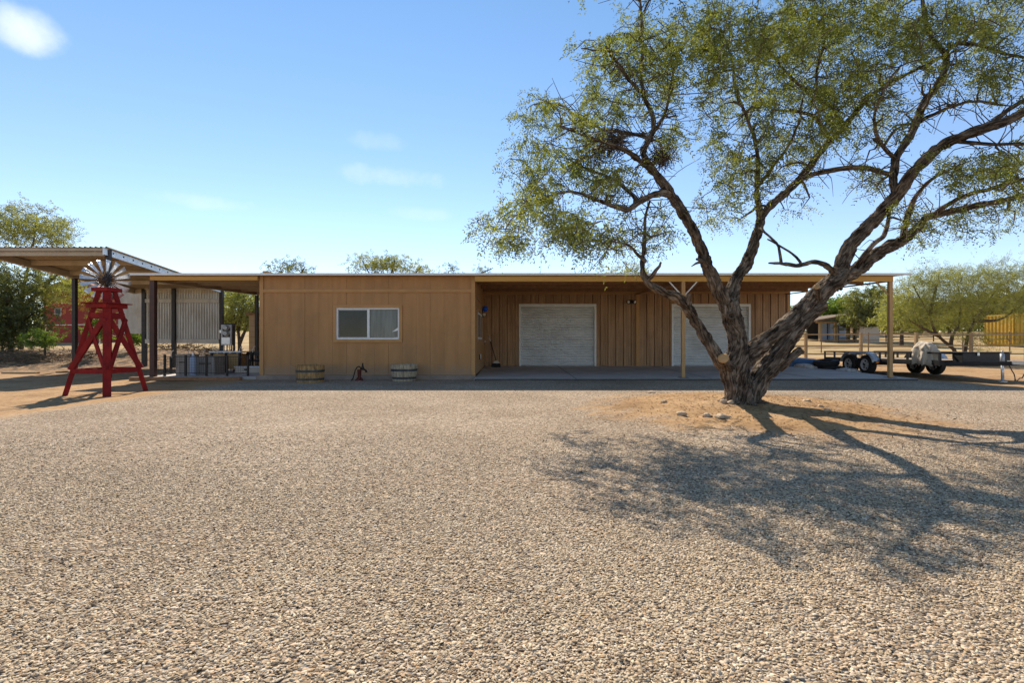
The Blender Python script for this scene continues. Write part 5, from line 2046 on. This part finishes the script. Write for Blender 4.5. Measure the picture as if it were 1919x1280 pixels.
# rocks on the mound
ROCKS = [(1357, 753, 7, 5, 'pale rounded rock against the foot of the tree trunk'), (1372, 755, 8, 4.5, 'brown flat rock between two stones at the tree trunk'), (1382, 752, 11, 7, 'pinkish pointed rock at the front of the tree trunk'),
         (1278, 776, 9, 5, 'rough buff rock left of the mound front'), (1326, 779, 9, 5.5, 'rounded tan rock at the front of the mound, left of a longer stone'), (1354, 781, 14, 5, 'long tan rock at the front edge of the mound'),
         (1222, 736, 7, 3, 'small grey rock on the back left rim of the mound'), (1245, 753, 6, 3.5, 'small pale rock on the left slope of the mound'), (1513, 751, 8, 3, 'flat white rock on the right slope of the mound'), (1551, 769, 7, 3, 'small white rock at the right edge of the mound'), (1538, 761, 5, 3, 'small dark rock near the right edge of the mound')]


def ray_ground(px_, py_):
    lo, hi = 1.0, 30.0
    for _ in range(50):
        m_ = (lo + hi) / 2
        p = P(px_, py_, m_)
        if p.z > gz(p.x, p.y):
            lo = m_
        else:
            hi = m_
    return P(px_, py_, lo)


for i, (px_, py_, wp, hp_, lab) in enumerate(ROCKS):
    p = ray_ground(px_, py_ + hp_ * .5)
    k = p.y / F
    p.z = gz(p.x, p.y)
    s = MB().blob(p + Vector((0, 0, hp_ * k * .35)), (wp * k, wp * k * .75, hp_ * k * 1.1), seed=i + 1, k=18, amp=.38, fr=1.5)
    o = s.build('mound_rock', M['rock'], origin=p, smooth=True)
    tag(o, lab, 'rock', 'rocks on the tree mound')


# leaf litter (stuff): dry leaves, pods and twiglets under the tree
n = 5200
lx = rr.normal(MX + .3, 1.7, n)
ly = rr.normal(MY - .6, 1.5, n)
kk = (ly > 2) & (ly < 12)
lx, ly = lx[kk], ly[kk]
n = len(lx)
lz = np.array([gz(a_, b_) for a_, b_ in zip(lx, ly)]) + np.where(np.hypot((lx - MX) / 2.6, (ly - MY) / 2.5) < 1, .006, .02)
ang = rr.uniform(0, 6.28, n)
ln = rr.uniform(.008, .028, n) * np.where(rr.random(n) < .12, 2.6, 1)
wn_ = rr.uniform(.003, .007, n)
c_ = np.stack([lx, ly, lz], 1)
d_ = np.stack([np.cos(ang), np.sin(ang), rr.normal(0, .25, n)], 1)
w_ = np.stack([-np.sin(ang), np.cos(ang), rr.normal(0, .35, n)], 1)
v = np.stack([c_ - d_ * ln[:, None], c_ + w_ * wn_[:, None], c_ + d_ * ln[:, None], c_ - w_ * wn_[:, None]], 1).reshape(-1, 3)
M['litter'] = leaf_mat('dry_litter', [(0, (.06, .035, .018)), (.5, (.17, .10, .05)), (1, (.34, .23, .12))], trans=.1)
o = np_mesh('leaf_litter', v, np.arange(len(v)).reshape(-1, 4), M['litter'], None, {'tint': ('FLOAT', np.repeat(rr.random(n), 4))})
tag(o, 'dry leaf litter under the mesquite', kind='stuff')


# ---- background trees
def bg_tree(name, label, trunks, ells, m, group, nf=7, flen=.34, nleaf=8, llen=.11, lw=.02, seed=1, cat='tree', droop=.3, twig=.016, trunk_r=.12, up=.15, bm='bgbark', dens=.52):
    r2 = np.random.default_rng(seed)
    ra = random.Random(seed)
    base = trunks[0][0]
    root = empty(name, base, label, cat, group)
    lm_ = Limbs()
    nd, nr = [], []
    for tl in trunks:
        pts = [(Vector(p), trunk_r * (1 - .8 * i / max(1, len(tl) - 1))) for i, p in enumerate(tl)]
        rs = catmull(pts, .25)
        lm_.add(rs, 8)
        for i, (p, r) in enumerate(rs):
            if i > 1:
                nd.append(tuple(p))
                nr.append(r)
    cl, tn = [], []
    for c, rad, n in ells:
        for _ in range(int(n * dens)):
            u = r2.normal(0, 1, 3)
            u *= r2.random() ** .4 / np.linalg.norm(u)
            p = Vector((c[0] + u[0] * rad[0], c[1] + u[1] * rad[1], c[2] + u[2] * rad[2]))
            if noise.noise(p * (1.3 / max(rad)) * 1.6 + Vector((seed, 0, 0))) < -.24:
                continue
            if p.z < gz(p.x, p.y) + .15:
                continue
            cl.append(tuple(p))
            tn.append(np.clip(.5 + .5 * noise.noise(p * .6) + r2.normal(0, .15), 0, 1))
    cl = np.array(cl)
    grow(nd, nr, cl, lm_, r0=twig, r1=twig * .4, k=4, rr=ra)
    lm_.build('trunk', M[bm], root, bark=False)
    v, q_, t_ = fronds(cl, nf, flen, nleaf, llen, lw, droop, np.array(tn), spread=flen * .5, up=up, r=r2)
    np_mesh('crown', v, q_, m, root, {'tint': ('FLOAT', t_)})
    return root


def G(px_, Y, dz_=0):
    x = (px_ - 960) / F * Y
    return Vector((x, Y, gz(x, Y) + dz_))


def E(px_, py_, Y, rx, ry, rd, n):
    """ellipsoid from picture size"""
    k = Y / F
    c = P(px_, py_, Y)
    return ((c.x, c.y, c.z), (rx * k, rd, ry * k), n)


grp = 'desert trees round the workshop'
# left: tall tree behind the shelter
bg_tree('desert_tree', 'tall olive desert tree rising behind the shelter roof', [[G(40, 27), P(38, 600, 27), P(45, 540, 27), P(60, 470, 27), P(70, 410, 27)], [P(38, 590, 27), P(0, 520, 26.5), P(-30, 450, 26.5)], [P(40, 580, 27), P(90, 530, 26), P(125, 500, 26)]],
        [E(50, 425, 27, 75, 42, 2.2, 260), E(100, 435, 26.5, 45, 25, 1.5, 80), E(-20, 440, 27, 70, 60, 2, 160), E(40, 530, 26.5, 95, 50, 2.4, 380), E(-30, 550, 27, 60, 70, 2.2, 200), E(112, 540, 26, 36, 22, 1.5, 90)],
        M['leaf_pale'], grp, seed=21, flen=.36, llen=.12, lw=.020, dens=.8)
bg_tree('desert_tree', 'dark green bushy tree at the left edge below the shelter roof', [[G(20, 25), P(22, 610, 25), P(15, 570, 25), P(5, 530, 25)], [P(22, 620, 25), P(60, 590, 25)]],
        [E(15, 560, 25, 60, 60, 1.6, 260), E(50, 600, 25, 50, 32, 1.4, 200)], M['leaf_dark'], grp, seed=22, flen=.3, llen=.12, lw=.028)
bg_tree('low_shrub', 'low yellow green shrub on the bank below the left trees', [[G(85, 23.5), P(85, 640, 23.5), P(88, 625, 23.5)]], [E(80, 636, 23.5, 30, 14, .8, 140)], M['leaf_green'], 'shrubs on the left bank', seed=23, flen=.25, llen=.09, lw=.018, cat='shrub', trunk_r=.05)
bg_tree('low_shrub', 'rust brown shrub in front of the red house', [[G(165, 33), P(165, 600, 33), P(170, 570, 33)]], [E(168, 562, 33, 30, 17, 1.2, 130)], M['leaf_rust'], 'shrubs on the left bank', seed=24, flen=.3, llen=.11, lw=.02, cat='shrub', trunk_r=.06)
bg_tree('low_shrub', 'small bright shrub seen through the windmill legs', [[G(182, 24), P(182, 640, 24), P(184, 615, 24)]], [E(183, 612, 24, 22, 24, .6, 120)], M['leaf_green'], 'shrubs on the left bank', seed=25, flen=.22, llen=.09, lw=.018, cat='shrub', trunk_r=.04)
bg_tree('low_shrub', 'leafy green shrub under the corrugated side panel', [[G(250, 25), P(250, 645, 25), P(252, 635, 25)]], [E(252, 634, 25, 18, 11, .6, 90)], M['leaf_green'], 'shrubs on the left bank', seed=26, flen=.22, llen=.1, lw=.022, cat='shrub', trunk_r=.04)
bg_tree('low_shrub', 'dark scrub bush on the bank at the left frame edge', [[G(5, 25), P(5, 650, 25), P(4, 625, 25)]], [E(5, 628, 25, 50, 26, .9, 260)], M['leaf_dark'], 'shrubs on the left bank', seed=30, flen=.28, llen=.1, lw=.024, cat='shrub', trunk_r=.05)
# through the porch
bg_tree('desert_tree', 'green tree with dark forked trunk seen through the porch', [[G(450, 30), P(449, 640, 30), P(446, 615, 30), P(438, 590, 30), P(432, 565, 30)], [P(449, 645, 30), P(462, 615, 30), P(474, 590, 30)], [P(446, 620, 30), P(455, 585, 30), P(458, 555, 30)]],
        [E(452, 575, 30, 42, 38, 1.6, 420), E(432, 605, 30, 22, 22, 1, 90), E(478, 590, 30, 18, 30, 1, 80)], M['leaf_pale'], grp, seed=27, flen=.34, llen=.12, lw=.024)
bg_tree('desert_tree', 'dark evergreen top just under the porch ceiling', [[G(432, 45), P(432, 600, 45), P(434, 550, 45)]], [E(434, 556, 45, 20, 14, 1.2, 110), E(420, 575, 45, 16, 30, 1.2, 120)], M['leaf_dark'], grp, seed=28, flen=.35, llen=.16, lw=.04)
# behind the roof
bg_tree('desert_tree', 'sparse small treetop above the roof, left of the larger one', [[G(540, 36), P(540, 600, 36), P(535, 540, 36), P(525, 500, 36)], [P(540, 560, 36), P(560, 520, 36), P(572, 500, 36)]],
        [E(525, 500, 36, 30, 14, 1.2, 46), E(565, 503, 36, 24, 11, 1.2, 34), E(545, 540, 36, 50, 25, 1.8, 140)], M['leaf_olive'], grp, seed=31, flen=.36, llen=.13, lw=.026)
bg_tree('desert_tree', 'broad olive treetop above the middle of the roof', [[G(715, 36), P(715, 600, 36), P(705, 540, 36), P(680, 490, 36)], [P(715, 560, 36), P(735, 510, 36), P(740, 485, 36)], [P(715, 570, 36), P(770, 520, 36), P(790, 500, 36)]],
        [E(680, 494, 36, 34, 17, 1.6, 90), E(725, 498, 36, 34, 19, 1.6, 110), E(755, 500, 36, 30, 16, 1.6, 70), E(785, 507, 36, 26, 9, 1.4, 40), E(720, 540, 36, 85, 30, 2.4, 240)], M['leaf_pale'], grp, seed=32, flen=.36, llen=.13, lw=.026)
bg_tree('desert_tree', 'thin sprigs of a treetop above the roof near the carport', [[G(860, 38), P(860, 600, 38), P(850, 540, 38), P(840, 508, 38)], [P(860, 560, 38), P(890, 520, 38), P(925, 502, 38)]],
        [E(842, 508, 38, 20, 8, 1, 20), E(905, 510, 38, 30, 8, 1, 22), E(870, 540, 38, 60, 20, 1.6, 110)], M['leaf_olive'], grp, seed=33, flen=.34, llen=.13, lw=.024)
bg_tree('desert_tree', 'yellow green treetop behind the carport roof and tree limbs', [[G(1175, 36), P(1175, 600, 36), P(1175, 540, 36)]], [E(1180, 512, 36, 45, 14, 1.4, 70), E(1175, 545, 36, 60, 25, 1.6, 120)], M['leaf_pale'], grp, seed=34, flen=.34, llen=.13, lw=.024)
# right: the big pale tree behind the trailer
bg_tree('desert_tree', 'big pale feathery multi trunk tree behind the trailer',
        [[G(1795, 26), P(1788, 655, 26), P(1770, 640, 26), P(1752, 620, 25.8), P(1742, 590, 25.6), P(1725, 560, 25.4), P(1712, 535, 25.2)], [G(1806, 26), P(1812, 640, 26), P(1822, 610, 26), P(1838, 585, 26.2), P(1855, 560, 26.4), P(1875, 535, 26.5)],
         [P(1782, 650, 26), P(1785, 630, 26), P(1798, 605, 26.2), P(1800, 570, 26.2), P(1795, 530, 26)], [P(1760, 630, 26), P(1730, 615, 25.6), P(1705, 600, 25.3)], [P(1825, 600, 26), P(1870, 600, 25.8), P(1905, 580, 25.6)], [P(1742, 590, 25.6), P(1752, 550, 25.8), P(1760, 520, 26)]],
        [E(1735, 550, 25.6, 48, 40, 1.8, 300), E(1790, 545, 26, 50, 45, 1.8, 300), E(1850, 545, 26, 50, 45, 1.8, 280), E(1900, 560, 26, 45, 40, 1.6, 200), E(1715, 590, 25.6, 40, 28, 1.4, 170), E(1785, 590, 26, 60, 32, 1.8, 260), E(1865, 525, 26, 40, 28, 1.5, 110), E(1740, 522, 25.6, 36, 26, 1.2, 80), E(1800, 515, 26, 50, 24, 1.4, 90), E(1690, 560, 25.6, 30, 26, 1.2, 90), E(1900, 520, 26, 40, 30, 1.4, 90), E(1860, 640, 25.2, 50, 12, .8, 70), E(1960, 560, 26, 50, 60, 1.8, 160)],
        M['leaf_pale'], grp, seed=41, flen=.42, nleaf=12, llen=.11, lw=.0095, nf=8, droop=.15, up=.55, trunk_r=.10, dens=.40)
bg_tree('desert_tree', 'bright green far tree beyond the open barn', [[G(1560, 66), P(1560, 610, 66), P(1555, 580, 66)], [P(1560, 610, 66), P(1585, 580, 66)]], [E(1555, 582, 66, 44, 18, 3, 320), E(1590, 575, 66, 30, 16, 3, 180), E(1525, 592, 66, 22, 14, 2.5, 120), E(1490, 590, 66, 30, 16, 2.5, 120)], M['leaf_green'], grp, seed=42, flen=.7, llen=.3, lw=.07, trunk_r=.3, twig=.04)
bg_tree('desert_tree', 'olive tree with hanging boughs just left of the right post', [[G(1625, 47), P(1625, 610, 47), P(1615, 580, 47), P(1605, 560, 47)], [P(1625, 600, 47), P(1640, 570, 47), P(1645, 545, 47)]], [E(1625, 570, 47, 42, 30, 2.4, 260), E(1605, 598, 47, 26, 20, 2, 150), E(1648, 548, 47, 18, 14, 1.5, 50), E(1650, 590, 47, 30, 26, 2, 160)], M['leaf_olive'], grp, seed=43, flen=.45, llen=.19, lw=.04, trunk_r=.2, twig=.028)
bg_tree('desert_tree', 'yellow green tree behind the right post and timber fence', [[G(1690, 40), P(1690, 610, 40), P(1685, 575, 40)]], [E(1685, 590, 40, 42, 34, 2, 320), E(1720, 600, 40, 36, 26, 2, 180)], M['leaf_pale'], grp, seed=44, flen=.4, llen=.16, lw=.034, trunk_r=.16, twig=.024)
bg_tree('desert_tree', 'dull green tree behind the yellow container', [[G(1860, 60), P(1860, 600, 60), P(1865, 560, 60)]], [E(1850, 575, 60, 70, 30, 3, 330), E(1930, 565, 60, 50, 36, 3, 220)], M['leaf_olive'], grp, seed=45, flen=.6, llen=.26, lw=.06, trunk_r=.25, twig=.035)
bg_tree('desert_tree', 'dense olive tree between the far barn and the house', [[G(1780, 70), P(1780, 600, 70), P(1780, 580, 70)]], [E(1760, 590, 70, 90, 26, 3, 380)], M['leaf_olive'], grp, seed=46, flen=.7, llen=.3, lw=.07, trunk_r=.25, twig=.035)
# far scrub (stuff): the belt of desert trees that closes the view all round
r9 = np.random.default_rng(90)
n = 5200
sx_ = r9.uniform(-150, 170, n)
sy_ = 92 + r9.normal(0, 4, n)
top = np.array([2.4 + 3.4 * max(0, .5 + noise.noise(Vector((x * .09, 3, 1))) + .5 * noise.noise(Vector((x * .31, 1, 8)))) for x in sx_])
sz_ = np.array([gz(x, y) for x, y in zip(sx_, sy_)]) + top * r9.random(n) ** .8
c_ = np.stack([sx_, sy_, sz_], 1)
v, q_, t_ = fronds(c_, 5, .9, 6, .42, .13, .2, np.clip(r9.normal(.5, .25, n), 0, 1), spread=.5, up=.2, r=r9)
o = np_mesh('far_scrub', v, q_, M['leaf_olive'], None, {'tint': ('FLOAT', t_)})
tag(o, 'belt of far desert scrub along the horizon', kind='stuff')
# dry brush piles on the left bank
for i, (px_, Y, n, lab) in enumerate(((30, 23.0, 160, 'heap of dry brown brush at the far left of the bank'), (110, 23.4, 130, 'low heap of dry brush on the bank left of the windmill'), (330, 26, 130, 'dry brush heap seen under the corrugated wall'), (385, 27, 90, 'dry brush heap seen beside the meter cabinet'))):
    c = G(px_, Y)
    s = MB()
    rb = random.Random(50 + i)
    for k in range(n):
        x, y = c.x + rb.gauss(0, 1.1), c.y + rb.gauss(0, .5)
        a_ = rb.uniform(0, 6.28)
        L0 = rb.uniform(.2, .8)
        z = gz(x, y) + rb.uniform(.0, .22)
        s.tube([(x, y, z), (x + math.cos(a_) * L0 * .5, y + math.sin(a_) * L0 * .3, z + rb.uniform(0, .15)), (x + math.cos(a_) * L0, y + math.sin(a_) * L0 * .6, z + rb.uniform(-.05, .25))], [.014, .011, .006], 4)
    o = s.build('brush_heap', M['straw'], origin=c)
    tag(o, lab, 'brush heap', 'heaps of dry brush')

# ------------------------------------------------------------------ camera, light, sky
cam = bpy.data.cameras.new('camera')
cam.sensor_width = 36
cam.lens = 36 * F / 1919
cam.clip_end = 2000
cam.clip_start = .05
co = bpy.data.objects.new('camera', cam)
COL.objects.link(co)
co.location = (0, 0, CZ)
co.rotation_euler = (PI / 2, 0, 0)
SC.camera = co

AZ, EL = math.radians(-16.5), math.radians(43)
sun = bpy.data.lights.new('sun', 'SUN')
sun.energy = 4.7
sun.angle = math.radians(.5)
sun.color = (1.0, .90, .76)
so = bpy.data.objects.new('sun', sun)
COL.objects.link(so)
d = Vector((math.sin(AZ) * math.cos(EL), math.cos(AZ) * math.cos(EL), math.sin(EL)))
so.rotation_euler = d.to_track_quat('Z', 'Y').to_euler()

w = bpy.data.worlds.new('World')
SC.world = w
w.use_nodes = True
nt = w.node_tree
bg = nt.nodes['Background']
sky = nt.nodes.new('ShaderNodeTexSky')
sky.sky_type = 'NISHITA'
sky.sun_disc = False
sky.sun_elevation = EL
sky.sun_rotation = AZ
sky.altitude = 700
sky.air_density = .95
sky.dust_density = 0.0
sky.ozone_density = 2.0
L = nt.links.new
tc = nt.nodes.new('ShaderNodeTexCoord')


def cloud(px_, py_, rx, ry, dens, sc_):
    """a patch of cloud round one direction of the sky"""
    dv = (P(px_, py_, 1.0) - Vector((0, 0, CZ))).normalized()
    right = Vector((dv.y, -dv.x, 0)).normalized()
    upv = right.cross(dv)
    nz = nt.nodes.new('ShaderNodeTexNoise')
    nz.inputs['Scale'].default_value = sc_
    nz.inputs['Detail'].default_value = 7
    nz.inputs['Roughness'].default_value = .6
    L(tc.outputs['Generated'], nz.inputs['Vector'])
    acc = None
    for ax_, rad_ in ((right, rx), (upv, ry)):
        dp = nt.nodes.new('ShaderNodeVectorMath')
        dp.operation = 'DOT_PRODUCT'
        L(tc.outputs['Generated'], dp.inputs[0])
        dp.inputs[1].default_value = ax_
        m_ = nt.nodes.new('ShaderNodeMath')
        m_.operation = 'DIVIDE'
        L(dp.outputs['Value'], m_.inputs[0])
        m_.inputs[1].default_value = rad_
        sq = nt.nodes.new('ShaderNodeMath')
        sq.operation = 'MULTIPLY'
        L(m_.outputs[0], sq.inputs[0])
        L(m_.outputs[0], sq.inputs[1])
        if acc is None:
            acc = sq
        else:
            ad = nt.nodes.new('ShaderNodeMath')
            ad.operation = 'ADD'
            L(acc.outputs[0], ad.inputs[0])
            L(sq.outputs[0], ad.inputs[1])
            acc = ad
    # 1 - r2 + noise
    s1 = nt.nodes.new('ShaderNodeMath')
    s1.operation = 'MULTIPLY_ADD'
    L(nz.outputs['Fac'], s1.inputs[0])
    s1.inputs[1].default_value = 2.2
    s1.inputs[2].default_value = -.52
    s2 = nt.nodes.new('ShaderNodeMath')
    s2.operation = 'SUBTRACT'
    L(s1.outputs[0], s2.inputs[0])
    L(acc.outputs[0], s2.inputs[1])
    mr = nt.nodes.new('ShaderNodeMapRange')
    mr.interpolation_type = 'SMOOTHSTEP'
    L(s2.outputs[0], mr.inputs[0])
    mr.inputs[1].default_value = -.25
    mr.inputs[2].default_value = .9
    mr.inputs[3].default_value = 0
    mr.inputs[4].default_value = dens
    # only the front half of the sphere
    fr = nt.nodes.new('ShaderNodeVectorMath')
    fr.operation = 'DOT_PRODUCT'
    L(tc.outputs['Generated'], fr.inputs[0])
    fr.inputs[1].default_value = dv
    gt = nt.nodes.new('ShaderNodeMath')
    gt.operation = 'GREATER_THAN'
    L(fr.outputs['Value'], gt.inputs[0])
    gt.inputs[1].default_value = .3
    ml = nt.nodes.new('ShaderNodeMath')
    ml.operation = 'MULTIPLY'
    L(mr.outputs[0], ml.inputs[0])
    L(gt.outputs[0], ml.inputs[1])
    return ml.outputs[0]


out = sky.outputs[0]
CLOUD = (7.6, 7.4, 7.6)
for args in ((45, 55, .060, .036, .62, 8), (735, 330, .13, .024, .17, 20), (385, 378, .09, .016, .13, 20), (705, 262, .06, .022, .10, 22), (790, 400, .08, .016, .10, 20),):
    fac = cloud(*args)
    mx = nt.nodes.new('ShaderNodeMix')
    mx.data_type = 'RGBA'
    L(fac, mx.inputs[0])
    L(out, mx.inputs[6])
    mx.inputs[7].default_value = (*CLOUD, 1)
    out = mx.outputs[2]
tint = nt.nodes.new('ShaderNodeMix')
tint.data_type = 'RGBA'
tint.blend_type = 'MULTIPLY'
tint.inputs[0].default_value = 1
L(out, tint.inputs[6])
sepz = nt.nodes.new('ShaderNodeSeparateXYZ')
L(tc.outputs['Generated'], sepz.inputs[0])
tr_ = nt.nodes.new('ShaderNodeValToRGB')
e_ = tr_.color_ramp.elements
e_[0].position, e_[0].color = .0, (1.02, .95, .95, 1)      # paler, hazier air low down
e_[1].position, e_[1].color = .55, (.84, .955, .95, 1)
m_ = e_.new(.2)
m_.color = (1.0, .95, .96, 1)
L(sepz.outputs[2], tr_.inputs[0])
L(tr_.outputs[0], tint.inputs[7])
L(tint.outputs[2], bg.inputs[0])
bg.inputs[1].default_value = .128

SC.view_settings.view_transform = 'Standard'
SC.view_settings.look = 'None'
SC.view_settings.exposure = .62
SC.view_settings.gamma = 1
SC.cycles.use_denoising = True
SC.cycles.max_bounces = 8
SC.cycles.diffuse_bounces = 4
SC.cycles.transmission_bounces = 4
